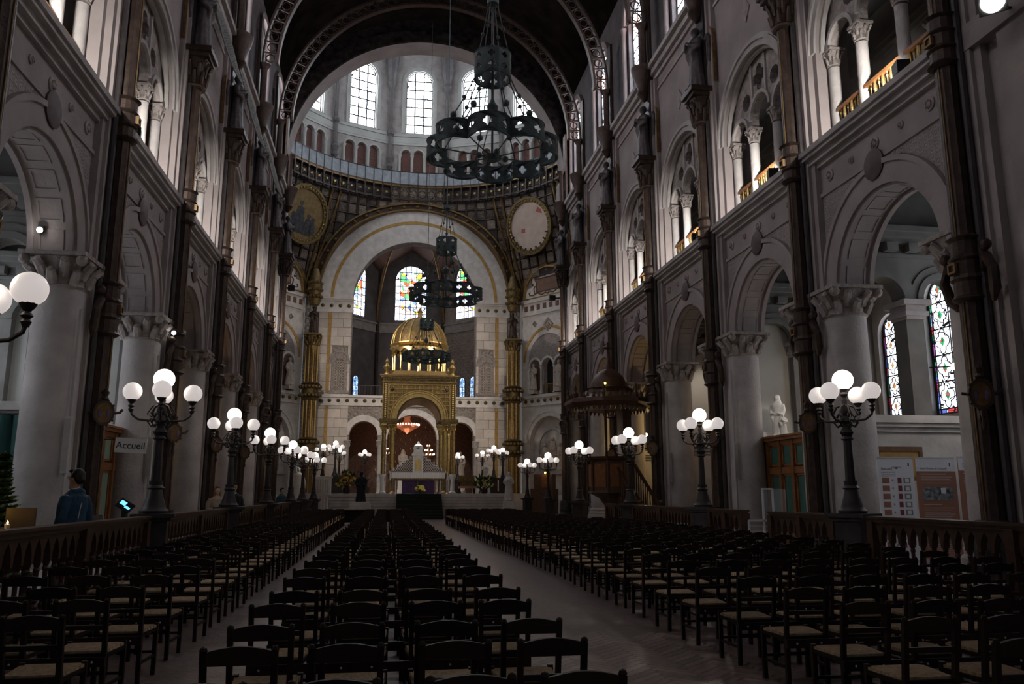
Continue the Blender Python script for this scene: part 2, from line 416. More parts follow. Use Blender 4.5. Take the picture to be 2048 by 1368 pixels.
def bay_protos():
    """meshes of one nave bay in wall-local space: x = depth away from the nave, y along it"""
    P = {}
    hb = BAY / 2
    def keep(key, mb, mt, smooth=False):
        o = mb.build(key, mt, smooth=smooth); P[key] = o.data; bpy.data.objects.remove(o)
    n = 20; hw = 1.9; zs = 6.5
    out = [(-hb, 0), (-2.5, 0), (-2.5, zs), (-hw, zs)] + [(-hw * cos(pi * i / n), zs + hw * sin(pi * i / n)) for i in range(1, n)] + [(hw, zs), (2.5, zs), (2.5, 0), (hb, 0), (hb, 9.05), (-hb, 9.05)]
    keep('arcade_wall', MB().plate(out, (), FYZ, 0, .9), 'stone')
    sp = [(-2.25, 9.0), (-2.25, 6.6), (-2.48 * cos(.04), 6.6)][:2] + [(-2.25, 7.55)] + [(-2.48 * cos(a), zs + 2.48 * sin(a)) for a in [.436 + (pi - .872) * i / 20 for i in range(21)]][1:-1] + [(2.25, 7.55), (2.25, 9.0)]
    sp = [(-2.25, 9.0), (-2.25, 7.55)] + [(-2.49 * cos(a), zs + 2.49 * sin(a)) for a in [.45 + (pi - .9) * i / 20 for i in range(21)]] + [(2.25, 7.55), (2.25, 9.0)]
    keep('spandrel_relief', MB().plate(sp, (), FYZ, -.02, 0), 'stone_relief')
    m = MB().band(0, zs, hw - .01, 2.35, -.07, .0, FYZ).band(0, zs, 2.35, 2.47, -.12, 0, FYZ)
    for w0, w1 in ((.0, .12), (.78, .9)): m.band(0, zs, hw - .07, hw, w0, w1, FYZ)
    keep('archivolt', m, 'stone')
    m = MB()
    for i in range(9):                                   # coffered soffit panels
        a0 = pi * (i + .12) / 9; a1 = pi * (i + .88) / 9
        m.band(0, zs, hw - .02, hw, .2, .25, FYZ, a0, a1, 4).band(0, zs, hw - .02, hw, .65, .70, FYZ, a0, a1, 4)
        for a in (a0, a1 - .03): m.band(0, zs, hw - .02, hw, .25, .65, FYZ, a, a + .03, 1)
    keep('soffit_panels', m, 'stone')
    keep('frieze', MB().bx(0, 1.1, -hb, hb, 9.05, 9.8).bx(-.06, 0, -hb, hb, 9.0, 9.1), 'stone')
    keep('sill_cornice', MB().bx(-.10, 1.1, -hb, hb, 9.8, 9.92).bx(-.22, 1.1, -hb, hb, 9.92, 10.06).bx(-.34, 1.1, -hb, hb, 10.06, 10.16).bx(-.40, 1.1, -hb, hb, 10.16, 10.3), 'stone_pale')
    m = MB(); m.lathe([(.36, 0), (.36, .04), (.30, .06), (.001, .07)], 24); keep('roundel', m, 'porphyry', True)
    for r, nm in ((.15, 'large_boss'), (.09, 'small_boss')):
        m = MB().lathe([(r, 0), (r, .03), (r * .7, .05), (r * .55, .03), (r * .3, .06), (.001, .07)], 16, lob=0)
        for k in range(6): m.sph((cos(k * pi / 3) * r * .55, sin(k * pi / 3) * r * .55, .05), r * .2, 6, 4)
        keep(nm, m, 'stone_carved', True)
    # upper wall with gallery opening
    gw, gs = 2.15, 12.95
    o2 = [(-hb, 10.3), (-gw, 10.3), (-gw, gs)] + [(-gw * cos(pi * i / n), gs + gw * sin(pi * i / n)) for i in range(1, n)] + [(gw, gs), (gw, 10.3), (hb, 10.3), (hb, 18.75), (-hb, 18.75)]
    keep('gallery_wall', MB().plate(o2, (), FYZ, 0, .9), 'stone')
    keep('gallery_archivolt', MB().band(0, gs, gw - .02, gw + .16, -.06, 0, FYZ).band(0, gs, gw + .16, gw + .28, -.12, 0, FYZ).band(0, gs, gw - .1, gw, .1, .22, FYZ).band(0, gs, gw + .28, gw + .36, -.05, 0, FYZ), 'stone_pale')
    t = [(-gw, gs)]
    for c, r, v in ((-1.42, .52, gs), (0, .60, gs + .22), (1.42, .52, gs)):
        t += [(c - r, gs)] + ([(c - r, v)] if v != gs else []) + [(c - r * cos(pi * i / 12), v + r * sin(pi * i / 12)) for i in range(1, 12)] + ([(c + r, v)] if v != gs else []) + [(c + r, gs)]
    t += [(gw, gs)] + [(gw * cos(pi * i / n), gs + gw * sin(pi * i / n)) for i in range(1, n)]
    keep('tracery', MB().plate(t, [quatre(0, gs + 1.42, .44), circ(-.95, gs + .98, .28, 10), circ(.95, gs + .98, .28, 10)], FYZ, .30, .52), 'stone_carved')
    m = MB()
    for c, r, v in ((-1.42, .52, gs), (0, .60, gs + .22), (1.42, .52, gs)): m.band(c, v, r - .005, r + .10, .22, .30, FYZ, n=14)
    for y in (-.46, .46): m.bx(.24, .34, y - .05, y + .05, gs + .7, gs + 2.0)
    keep('tracery_moulding', m, 'stone_pale')
    m = MB().bx(.16, .64, -.24, .24, 10.3, 10.46).lathe([(.24, .1), (.24, .18), (.2, .2), (.19, .2), (.15, .26), (.145, 2.1), (.15, 2.14)], 14, (.4, 0, 10.3)); keep('gallery_column', m, 'stone_pale', True)
    m = MB(); capital(m, .15, .46, (.4, 0, gs - .46), 6); keep('gallery_capital', m, 'stone_carved', True)
    keep('pier_strip', MB().bx(-.16, 0, -.62, .62, 0, 18.75).bx(-.24, 0, -.44, .44, 0, 18.75).bx(-.30, 0, -.72, .72, 0, .9), 'stone')
    # clerestory
    cw, cs = 1.2, 24.2
    keep('clerestory_cornice', MB().bx(-.10, .9, -hb, hb, 18.75, 18.95).bx(-.24, .9, -hb, hb, 18.95, 19.2).bx(-.40, .9, -hb, hb, 19.2, 19.4).bx(-.06, 0, -hb, hb, 18.2, 18.3), 'stone_pale')
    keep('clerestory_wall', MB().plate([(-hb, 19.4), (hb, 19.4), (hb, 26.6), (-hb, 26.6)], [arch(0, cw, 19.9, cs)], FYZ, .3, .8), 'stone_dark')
    m = MB()
    for y in (-cw - .3, cw + .3): m.lathe([(.15, 0), (.12, .1), (.12, 4.4), (.18, 4.7)], 10, (.16, y, 19.4))
    m.band(0, cs, cw + .12, cw + .42, .1, .3, FYZ); keep('window_surround', m, 'stone', True)
    m = MB()
    for z in (16.6,):
        m.plate([(0, -.42), (.3, 0), (0, .42), (-.3, 0)], (), lambda u, v, w: (w, u + 0, v + z), -.04, 0)
    keep('lozenge', m, 'stone_carved')
    # round pier column carrying the arch
    m = MB().lathe([(.74, 0), (.74, .3), (.66, .36), (.68, .46), (.60, .52), (.62, .62), (.53, .7), (.52, 2.5), (.49, 5.68), (.53, 5.72), (.49, 5.78)], 28, (.3, 0, .15)); keep('pier_column', m, 'stone_pale', True)
    m = MB(); capital(m, .49, .72, (.3, 0, 5.85), 8, 1.35); keep('pier_capital', m, 'stone_carved', True)
    # aisle: cross wall with two arches on a dado, outer wall, ceilings
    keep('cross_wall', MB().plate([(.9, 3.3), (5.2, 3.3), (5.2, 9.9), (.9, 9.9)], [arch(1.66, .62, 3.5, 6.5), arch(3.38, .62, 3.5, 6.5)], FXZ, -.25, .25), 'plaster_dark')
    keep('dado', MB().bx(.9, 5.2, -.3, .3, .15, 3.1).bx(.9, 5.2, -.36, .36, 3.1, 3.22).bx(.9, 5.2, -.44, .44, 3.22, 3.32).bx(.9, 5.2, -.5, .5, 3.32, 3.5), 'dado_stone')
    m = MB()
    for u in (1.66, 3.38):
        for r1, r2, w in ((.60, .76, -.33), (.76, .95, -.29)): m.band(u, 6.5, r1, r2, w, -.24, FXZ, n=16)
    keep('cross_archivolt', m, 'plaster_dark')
    m = MB()
    for z0, z1, e in ((6.0, 6.08, .04), (6.08, 6.2, .1), (6.2, 6.36, .05), (6.36, 6.5, .16)): m.bx(2.29 - e, 2.75 + e, -.29 - e, .29 + e, z0, z1)
    keep('cross_capital', m, 'stone_pale')
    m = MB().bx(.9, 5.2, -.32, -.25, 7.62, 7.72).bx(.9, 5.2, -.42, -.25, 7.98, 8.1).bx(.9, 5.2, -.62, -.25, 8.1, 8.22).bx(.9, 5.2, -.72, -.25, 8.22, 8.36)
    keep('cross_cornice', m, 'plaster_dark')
    m = MB().bx(-.16, .16, -.5, -.25, 7.76, 7.98); keep('modillion', m, 'plaster_dark')
    m = MB()
    for u in (1.66, 3.38): m.plate(arch(u, .62, 3.5, 6.5), (), FXZ, .02, .12)
    keep('blind_panel', m, 'plaster_cool')
    keep('outer_wall', MB().bx(5.2, 5.6, -hb, hb, .15, 16), 'plaster_grey')
    keep('glazed_outer_wall', MB().plate([(-hb, .15), (hb, .15), (hb, 16), (-hb, 16)], [arch(-1.3, .86, 3.85, 7.15), arch(1.3, .86, 3.85, 7.15)], FYZ, 5.2, 5.6), 'plaster_grey')
    keep('aisle_ceiling', MB().bx(.9, 5.4, -hb, hb, 9.75, 10.0), 'ceiling_dark')
    keep('entrance_pier', MB().bx(0, 1.1, -hb, hb, 0, 18.75).bx(-.18, 0, .9, 1.9, 0, 18.75).bx(-.12, 0, -1.6, .3, 0, 18.75).bx(-.26, 0, -hb, hb, 9.8, 10.3).bx(-.3, 0, -hb, hb, 0, .9), 'stone')
    keep('gallery_floor', MB().bx(.9, 5.4, -hb, hb, 10.1, 10.28), 'plaster_grey')
    m = MB().plate([(-hb, 10.28), (hb, 10.28), (hb, 16), (-hb, 16)], [arch(-1.45, .85, 10.3, 12.7), arch(1.45, .85, 10.3, 12.7)], FYZ, 3.4, 3.7)
    for y in (-1.45, 1.45): m.band(y, 12.7, .85, 1.05, 3.32, 3.4, FYZ, n=16)
    for z0, z1, e in ((14.3, 14.4, .08), (14.4, 14.55, .2), (14.55, 14.7, .3)): m.bx(3.4 - e, 3.4, -hb, hb, z0, z1)
    keep('gallery_back_wall', m, 'plaster_grey')
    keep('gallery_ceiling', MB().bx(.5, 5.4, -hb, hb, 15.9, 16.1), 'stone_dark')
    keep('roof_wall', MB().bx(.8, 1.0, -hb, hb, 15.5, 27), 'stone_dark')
    return P
BP = bay_protos()
WALLS = {}
GLZ = {1: (0,), -1: (0, 1)}
for s in (1, -1):
    w = sroot('wall_' + SIDE[s], (sx(s, 0), 0, 0), (s, 1, 1)); WALLS[s] = w
    for k in range(-3, 6):
        y = YB(k)
        names = ['arcade_wall', 'spandrel_relief', 'archivolt', 'soffit_panels', 'frieze', 'sill_cornice', 'gallery_wall', 'gallery_archivolt', 'tracery', 'tracery_moulding', 'clerestory_cornice',
                 'clerestory_wall', 'window_surround', 'aisle_ceiling', 'gallery_floor', 'gallery_back_wall', 'gallery_ceiling', 'lozenge']
        if not (s == 1 and k == 1): names.append('glazed_outer_wall' if k in GLZ[s] else 'outer_wall')
        if k == -1:
            for nm in ('entrance_pier', 'clerestory_cornice', 'clerestory_wall', 'window_surround', 'outer_wall'): link(BP[nm], nm, w, (0, y, 0))
            continue
        for nm in names: link(BP[nm], nm, w, (0, y, 0))
        for dy in (-.77, .77, -2.0, 2.0):
            link(BP['gallery_column'], 'gallery_column', w, (0, y + dy, 0)); link(BP['gallery_capital'], 'gallery_capital', w, (0, y + dy, 0))
        for dy in (-2.25, 2.25):
            link(BP['pier_column'], 'pier_column', w, (0, y + dy, 0)); link(BP['pier_capital'], 'pier_capital', w, (0, y + dy, 0))
        o = link(BP['roundel'], 'roundel', w, (-.07, y, 8.93)); o.rotation_euler = (0, -pi / 2, 0)
        for j in range(-2, 3):
            o = link(BP['large_boss' if j % 2 == 0 else 'small_boss'], 'boss', w, (0, y + j * .95, 9.45)); o.rotation_euler = (0, -pi / 2, 0)
    for k in range(-3, 7):
        y = YC(k)
        link(BP['pier_strip'], 'pier_strip', w, (0, y, 0))
        if k < 6:
            for nm in ('cross_wall', 'dado', 'cross_archivolt', 'cross_capital', 'cross_cornice'): link(BP[nm], nm, w, (0, y, 0))
            if (s, k) in ((1, 2), (1, 3), (-1, 2), (-1, 3)): link(BP['blind_panel'], 'blind_panel', w, (0, y, 0))
            for j in range(6): link(BP['modillion'], 'modillion', w, (1.3 + j * .62, y, 0))
# outer wall of the right aisle with two glazed openings
m = MB().plate([(-BAY / 2, .15), (BAY / 2, .15), (BAY / 2, 16), (-BAY / 2, 16)], [arch(20.75 - YB(1), .86, 3.85, 7.15), arch(23.3 - YB(1), .66, 3.85, 6.7)], FYZ, 5.2, 5.6)
m.build('outer_wall', 'plaster_grey', WALLS[1], loc=(0, YB(1), 0))
# vault over the nave, iron lattice arches, wall above the crossing arch
VZ = 26.6; VH = HALF + .4
arc = []
for i in range(25):
    t = i / 24; x = CX - VH + 2 * VH * t; arc.append((x, VZ + 5.2 * sin(pi * t) ** .75))
m = MB()
for i in range(24):
    (x0, z0), (x1, z1) = arc[i], arc[i + 1]
    m.add([(x0, -6, z0), (x1, -6, z1), (x1, 48, z1), (x0, 48, z0), (x0, -6, z0 + .4), (x1, -6, z1 + .4), (x1, 48, z1 + .4), (x0, 48, z0 + .4)], [(0, 1, 2, 3), (7, 6, 5, 4), (0, 4, 5, 1), (3, 2, 6, 7)])
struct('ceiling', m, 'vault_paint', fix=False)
AR, AZ = 8.72, 21.5
n = 40; ww = HALF + 1.2
out = [(CX - ww, 0), (CX - AR, 0), (CX - AR, AZ)] + [(CX - AR * cos(pi * i / n), AZ + AR * sin(pi * i / n)) for i in range(1, n)] + [(CX + AR, AZ), (CX + AR, 0), (CX + ww, 0), (CX + ww, 33), (CX - ww, 33)]
struct('wall_crossing', MB().plate(out, (), FXZ, 47.6, 49.1), 'stone')
m = MB().band(CX, AZ, AR + .02, AR + .75, 47.35, 47.6, FXZ, n=40)
m.plate([(CX - ww, AZ + 1), (CX - AR - .75, AZ + 1)] + [(CX - (AR + .75) * cos(a), AZ + (AR + .75) * sin(a)) for a in [asin_ for asin_ in [math.asin(1 / (AR + .75)) + (pi - 2 * math.asin(1 / (AR + .75))) * i / 30 for i in range(31)]]] + [(CX + AR + .75, AZ + 1), (CX + ww, AZ + 1), (CX + ww, 33), (CX - ww, 33)], (), FXZ, 47.5, 47.6)
m.build('painted_spandrel', 'spandrel_paint', bpy.data.objects['wall_crossing'])
m = MB()
for s in (1, -1):   # crossing piers
    x = sx(s, 0)
    a, b = sorted((x - s * .12, x + s * 1.2)); m.bx(a, b, 47.3, 47.6, 0, 21.3)
    a, b = sorted((x - s * .35, x + s * .4)); m.bx(a, b, 47.0, 49.0, 20.1, 20.5); m.bx(a + .1, b - .1, 47.1, 48.9, 19.4, 20.1)
    m.bx(a + .05, b - .05, 47.05, 48.95, 20.5, 21.4)
m.build('pier_face', 'stone', bpy.data.objects['wall_crossing'])
def lattice_arch(y, r, z, nm='iron_arch'):
    m = MB(); N = 44
    m.band(CX, z, r - .07, r + .05, y - .16, y + .16, FXZ, n=N).band(CX, z, r + .62, r + .72, y - .12, y + .12, FXZ, n=N)
    for i in range(N):
        a = pi * (i + .5) / N; b = pi * (i + 1) / N; p = lambda rr, t: (CX + rr * cos(t), y, z + rr * sin(t))
        m.bar(p(r, pi * i / N), p(r + .65, pi * i / N), .06); m.tube([p(r + .34 + .2 * cos(t), a + .2 * sin(t) / r) for t in [2 * pi * j / 8 for j in range(8)]], .03, 5, True)
    return m
for k in (2, 3, 4, 5):
    o = lattice_arch(YC(k), HALF - 1.0, AZ + .1).build('iron_lattice_arch', 'iron_bronze')
    tag(o, 'dark iron lattice rib spanning the nave vault, %s' % ['nearest the crossing', 'second from the crossing', 'third from the crossing', 'fourth from the crossing'][5 - k], 'iron rib', 'iron ribs of the vault')
# ---------------------------------------------------------------- windows
def clip(poly, hw, vs, n=12):
    """clip a convex cell to an arched outline"""
    edges = [(0, -1, vs, 0)]; cl = [((-hw, -1e3), (-hw, vs))]
    pts = [(-hw, -50), (hw, -50)] + [(hw * cos(pi * i / n), vs + hw * sin(pi * i / n)) for i in range(n + 1)]
    out = list(poly)
    for i in range(len(pts)):
        a, b = pts[i], pts[(i + 1) % len(pts)]
        if abs(a[0] - b[0]) + abs(a[1] - b[1]) < 1e-9: continue
        res = []
        for j in range(len(out)):
            p, q = out[j], out[(j + 1) % len(out)]
            sp = (b[0] - a[0]) * (p[1] - a[1]) - (b[1] - a[1]) * (p[0] - a[0]); sq = (b[0] - a[0]) * (q[1] - a[1]) - (b[1] - a[1]) * (q[0] - a[0])
            if sp >= 0: res.append(p)
            if (sp >= 0) != (sq >= 0): t = sp / (sp - sq); res.append((p[0] + (q[0] - p[0]) * t, p[1] + (q[1] - p[1]) * t))
        out = res
        if len(out) < 3: return []
    return out
WN = [0]
FW = lambda u, v, w: (u, w, v)
def make_window(hw, v0, vs, nx, ny, glass, bar=.05, cols=None, rows=None):
    """local: u across, v up from 0 at z=0, faces -y"""
    WN[0] += 1
    root = sroot('window_%d' % WN[0])
    top = vs + hw
    US = [-hw + 2 * hw * i / nx for i in range(nx + 1)] if cols is None else [-hw + 2 * hw * c for c in cols]
    VS = [v0 + (top - v0) * j / ny for j in range(ny + 1)] if rows is None else [v0 + (top - v0) * c for c in rows]
    nx, ny = len(US) - 1, len(VS) - 1
    m = MB(); nn = 14
    path = [(-hw, v0), (hw, v0)] + [(hw * cos(pi * i / nn), vs + hw * sin(pi * i / nn)) for i in range(nn + 1)]
    inn = [(u * (1 - .07 / hw), v0 + .07 + (v - v0) * (1 - .1 / (vs + hw - v0))) for u, v in path]
    m.plate(path, [inn], FW, -.05, .05)
    top = vs + hw
    for i in range(1, nx):
        u = US[i]; m.bx(u - bar / 2, u + bar / 2, -.03, .03, v0, vs + sqrt(max(0, hw * hw - u * u)))
    for j in range(1, ny):
        v = VS[j]; h = hw if v < vs else sqrt(max(0, hw * hw - (v - vs) ** 2)); m.bx(-h, h, -.03, .03, v - bar / 2, v + bar / 2)
    m.build('lead_frame', 'glass_lead', root)
    for i in range(nx):
        for j in range(ny):
            u0, u1 = US[i], US[i + 1]; a, b = VS[j], VS[j + 1]
            c = clip([(u0, a), (u1, a), (u1, b), (u0, b)], hw - .01, vs)
            if len(c) < 3: continue
            g = glass(i, j) if callable(glass) else glass
            MB().plate(c, (), FW, -.008, .008).build('pane', g, root)
    return root
def put_window(w, i, loc, rz):
    if i:
        WN[0] += 1; o = copy_tree(w); o.name = 'window_%d' % WN[0]
    else: o = w
    o.location = loc; o.rotation_euler = (0, 0, rz); return o
cw_ = tree(make_window(1.2, 0, 4.3, 3, 8, lambda i, j: 'glass_red' if i == 1 and 2 <= j <= 4 else 'glass_clere', .06))
n_ = 0
for s in (1, -1):
    for k in range(-3, 6):
        put_window(cw_, n_, (sx(s, .55), YB(k), 19.9), -s * pi / 2); n_ += 1
def quat_panes(root, cells, gmat, r):
    """dark came outlines and a coloured lozenge in each light"""
    for u, v in cells:
        m = MB(); m.tube([(u + r * (.62 + .38 * abs(cos(2 * t))) * cos(t), -.02, v + 1.25 * r * (.62 + .38 * abs(cos(2 * t))) * sin(t)) for t in [2 * pi * i / 24 for i in range(24)]], .019, 4, True)
        m.build('came', 'glass_lead', root)
        MB().plate([(u - r * .34, v), (u, v - r * .5), (u + r * .34, v), (u, v + r * .5)], (), FW, -.03, -.012).build('lozenge_pane', gmat, root)
RW = [0, .045] + [.045 + .191 * i for i in range(1, 6)]
w1 = make_window(.86, 0, 3.3, 4, 6, lambda i, j: 'glass_edge' if i in (0, 3) or j == 0 else 'glass_aisle', .04, [0, .085, .5, .915, 1], RW)
quat_panes(w1, [(u, .19 + .795 * (j + .5)) for u in (-.36, .36) for j in range(5)], 'glass_green', .3)
put_window(w1, 0, (sx(1, 5.4), 20.75, 3.85), -pi / 2)
w2 = make_window(.66, 0, 2.85, 4, 6, lambda i, j: 'glass_edge' if i in (0, 3) or j == 0 else 'glass_aisle', .04, [0, .1, .5, .9, 1], RW)
quat_panes(w2, [(u, .16 + .67 * (j + .5)) for u in (-.265, .265) for j in range(5)], 'glass_rust', .23)
put_window(w2, 0, (sx(1, 5.4), 23.3, 3.85), -pi / 2)
aw = tree(make_window(.86, 0, 3.3, 4, 6, lambda i, j: 'glass_edge' if i in (0, 3) or j == 0 else 'glass_aisle', .04, [0, .085, .5, .915, 1], RW)); n_ = 0
for s in (1, -1):
    for k in GLZ[s]:
        for dy in (-1.3, 1.3): put_window(aw, n_, (sx(s, 5.4), YB(k) + dy, 3.85), -s * pi / 2); n_ += 1
# ================================================================= CROSSING, DRUM, CHOIR END
YD, RD, YF = 57.0, 13.4, 70.0
xs = struct('wall_far', MB().plate([(-9.5, 0), (9.5, 0), (9.5, 29.4), (-9.5, 29.4)],
            [arch(0, 5.45, 9.6, 18.4, 32), arch(0, 2.15, 1.55, 6.1, 18), arch(-4.15, 1.22, 1.55, 6.45, 14), arch(4.15, 1.22, 1.55, 6.45, 14)], FXZ, YF, YF + 1.3), 'stone_relief_far')
xs.location = (CX, 0, 0)
MB().band(0, 18.4, 5.44, 8.35, YF - .14, YF, FXZ, n=40).build('marble_arch', 'marble', xs)
MB().band(0, 18.4, 7.1, 7.38, YF - .17, YF - .14, FXZ, n=40).build('ochre_ring', 'ochre_band', xs)
bm_ = MB().sph((0, 0, 0), .17, 8, 6).sph((0, -.1, 0), .1, 6, 4).mesh('boss'); bm_.materials.append(MATS['gold_dark'])
# ashlar of the marble piers
for s in (1, -1):
    for c in range(20):
        z0 = 1.55 + c * .79
        cuts = [5.5, 6.4 + (.25 if c % 2 else -.25), 8.3] if c % 3 else [5.5, 6.2, 7.2, 8.3]
        if 10.2 < z0 + .4 < 14.0: cuts = [5.5, 5.72] + [7.05, 8.3]
        for i in range(len(cuts) - 1):
            if 10.2 < z0 + .4 < 14.0 and i == 1: continue
            x0, x1 = cuts[i] + .012, cuts[i + 1] - .012
            a, b = sorted((s * x0, s * x1))
            MB().bx(a, b, YF - .12, YF, z0 + .012, z0 + .778).build('marble_block', 'marble_block', xs, fix=False)
    a, b = sorted((s * 7.2, s * 7.48)); MB().bx(a, b, YF - .16, YF - .1, 10.0, 17.3).bx(a, b, YF - .16, YF - .1, 1.6, 9.0).build('ochre_strip', 'ochre_band', xs)
    # blind lattice niche
    u = s * 6.38
    m = MB().plate(arch(u, .66, 10.2, 12.9), [arch(u, .42, 10.3, 12.6)], FXZ, YF - .16, YF).band(u, 12.9, .66, .84, YF - .24, YF, FXZ, n=16)
    m.bx(u - .9, u - .6, YF - .22, YF, 12.6, 12.9).bx(u + .6, u + .9, YF - .22, YF, 12.6, 12.9).bx(u - .85, u + .85, YF - .3, YF, 10.0, 10.2)
    m.build('niche_surround', 'stone_carved', xs)
    m = MB()
    for i in range(5): m.bx(u - .42 + i * .21 - .035, u - .42 + i * .21 + .035, YF - .1, YF - .02, 10.3, 12.8)
    for j in range(11): m.bx(u - .42, u + .42, YF - .1, YF - .02, 10.35 + j * .24, 10.42 + j * .24)
    m.build('niche_grille', 'statue_stone', xs)
m = MB()
for s in (1, -1):
    a, b = sorted((s * 5.35, s * 8.5))
    for z0, z1, e in ((17.1, 17.3, .2), (17.3, 18.1, .12), (18.1, 18.25, .25), (18.25, 18.4, .4)): m.bx(a, b, YF - e - .1, YF, z0, z1)
m.bx(-9.4, 9.4, YF - .22, YF, 8.95, 9.1).bx(-9.4, 9.4, YF - .16, YF, 9.1, 9.65).bx(-9.4, 9.4, YF - .34, YF, 9.65, 9.85)
m.build('string_course', 'marble', xs)
for i in range(24):
    x = -8.6 + i * .748
    link(bm_, 'boss', xs, (x, YF - .15, 9.38))
for s in (1, -1):
    for i in range(4): link(bm_, 'boss', xs, (s * (5.75 + i * .75), YF - .2, 17.7))
m = MB()
for u, r, v in ((0, 2.15, 6.1), (-4.15, 1.22, 6.45), (4.15, 1.22, 6.45)): m.band(u, v, r - .02, r + .5, YF - .08, YF + .02, FXZ, n=24)
m.build('chapel_archivolt', 'marble', xs)
for u in (-5.5, -2.75, 2.75, 5.5):
    m = MB(); m.lathe([(.3, 0), (.2, .15), (.19, 3.9)], 12, (u, YF - .1, 1.55)); capital(m, .2, .6, (u, YF - .1, 5.4), 6); m.build('chapel_column', 'stone_pale', xs, smooth=True)
# thin gallery railing above the chapel arches
m = MB().bx(-5.4, 5.4, YF + .1, YF + .14, 10.72, 10.78)
for i in range(44): m.bx(-5.4 + i * .25, -5.37 + i * .25, YF + .1, YF + .13, 9.85, 10.75)
m.build('choir_gallery_railing', 'iron', xs)
# gold-banded iron piers at the corners of the far wall
def corner_pier(label, x, y):
    t = thing('gilded_iron_pier', label, 'iron pier', (x, y, 0), group='gilded iron piers of the crossing')
    m = MB()
    for k in range(5):
        a = pi + pi * k / 4; m.lathe([(.17, 0), (.17, 12.6)], 8, (.36 * cos(a), .36 * sin(a), 1.2))
    m.build('shaft', 'iron_gilt', t, smooth=True)
    m = MB()
    for k in range(2):
        m.tube([((-.5 if k else .5), -.1, 1.2), ((-.5 if k else .5), -.1, 13.8)], .07, 6); m.tube([((-.18 if k else .18), -.5, 1.2), ((-.18 if k else .18), -.5, 13.8)], .06, 6)
    m.build('gilt_fillet', 'gold', t, smooth=True)
    for z in (4.6, 9.2):
        m = MB().lathe([(.6, 0), (.78, .15), (.6, .3), (.66, .8), (.6, 1.2), (.8, 1.35), (.6, 1.5)], 16, (0, -.05, z))
        for k in range(9): a = pi + pi * k / 8; m.sph((.8 * cos(a), .8 * sin(a) - .05, z + .4), .17, 6, 5).sph((.8 * cos(a), .8 * sin(a) - .05, z + 1.1), .17, 6, 5)
        m.build('band', 'gold_dark', t, smooth=True)
    m = MB(); capital(m, .5, 1.0, (0, 0, 13.8), 8); m.build('capital', 'gold_dark', t, smooth=True)
    m = MB().lathe([(.85, 0), (.85, .5), (.7, .6), (.75, .9), (.6, 1.2)], 16); m.build('base', 'iron_bronze', t)
    m = MB().lathe([(.4, 17.4), (.58, 17.9), (.44, 18.1), (.62, 19.0), (.4, 20.0), (.24, 20.6)], 14)
    for k in range(7):
        for j in range(3): a = pi + pi * k / 6; m.sph((.55 * cos(a), .55 * sin(a), 18.1 + j * .6), .16, 6, 5)
    m.build('rib_springer', 'gold_dark', t, smooth=True)
    return t
corner_pier('gilded iron clustered pier left of the marble choir arch', CX - 8.6, YF - 1.5)
corner_pier('gilded iron clustered pier right of the marble choir arch', CX + 8.6, YF - 1.5)
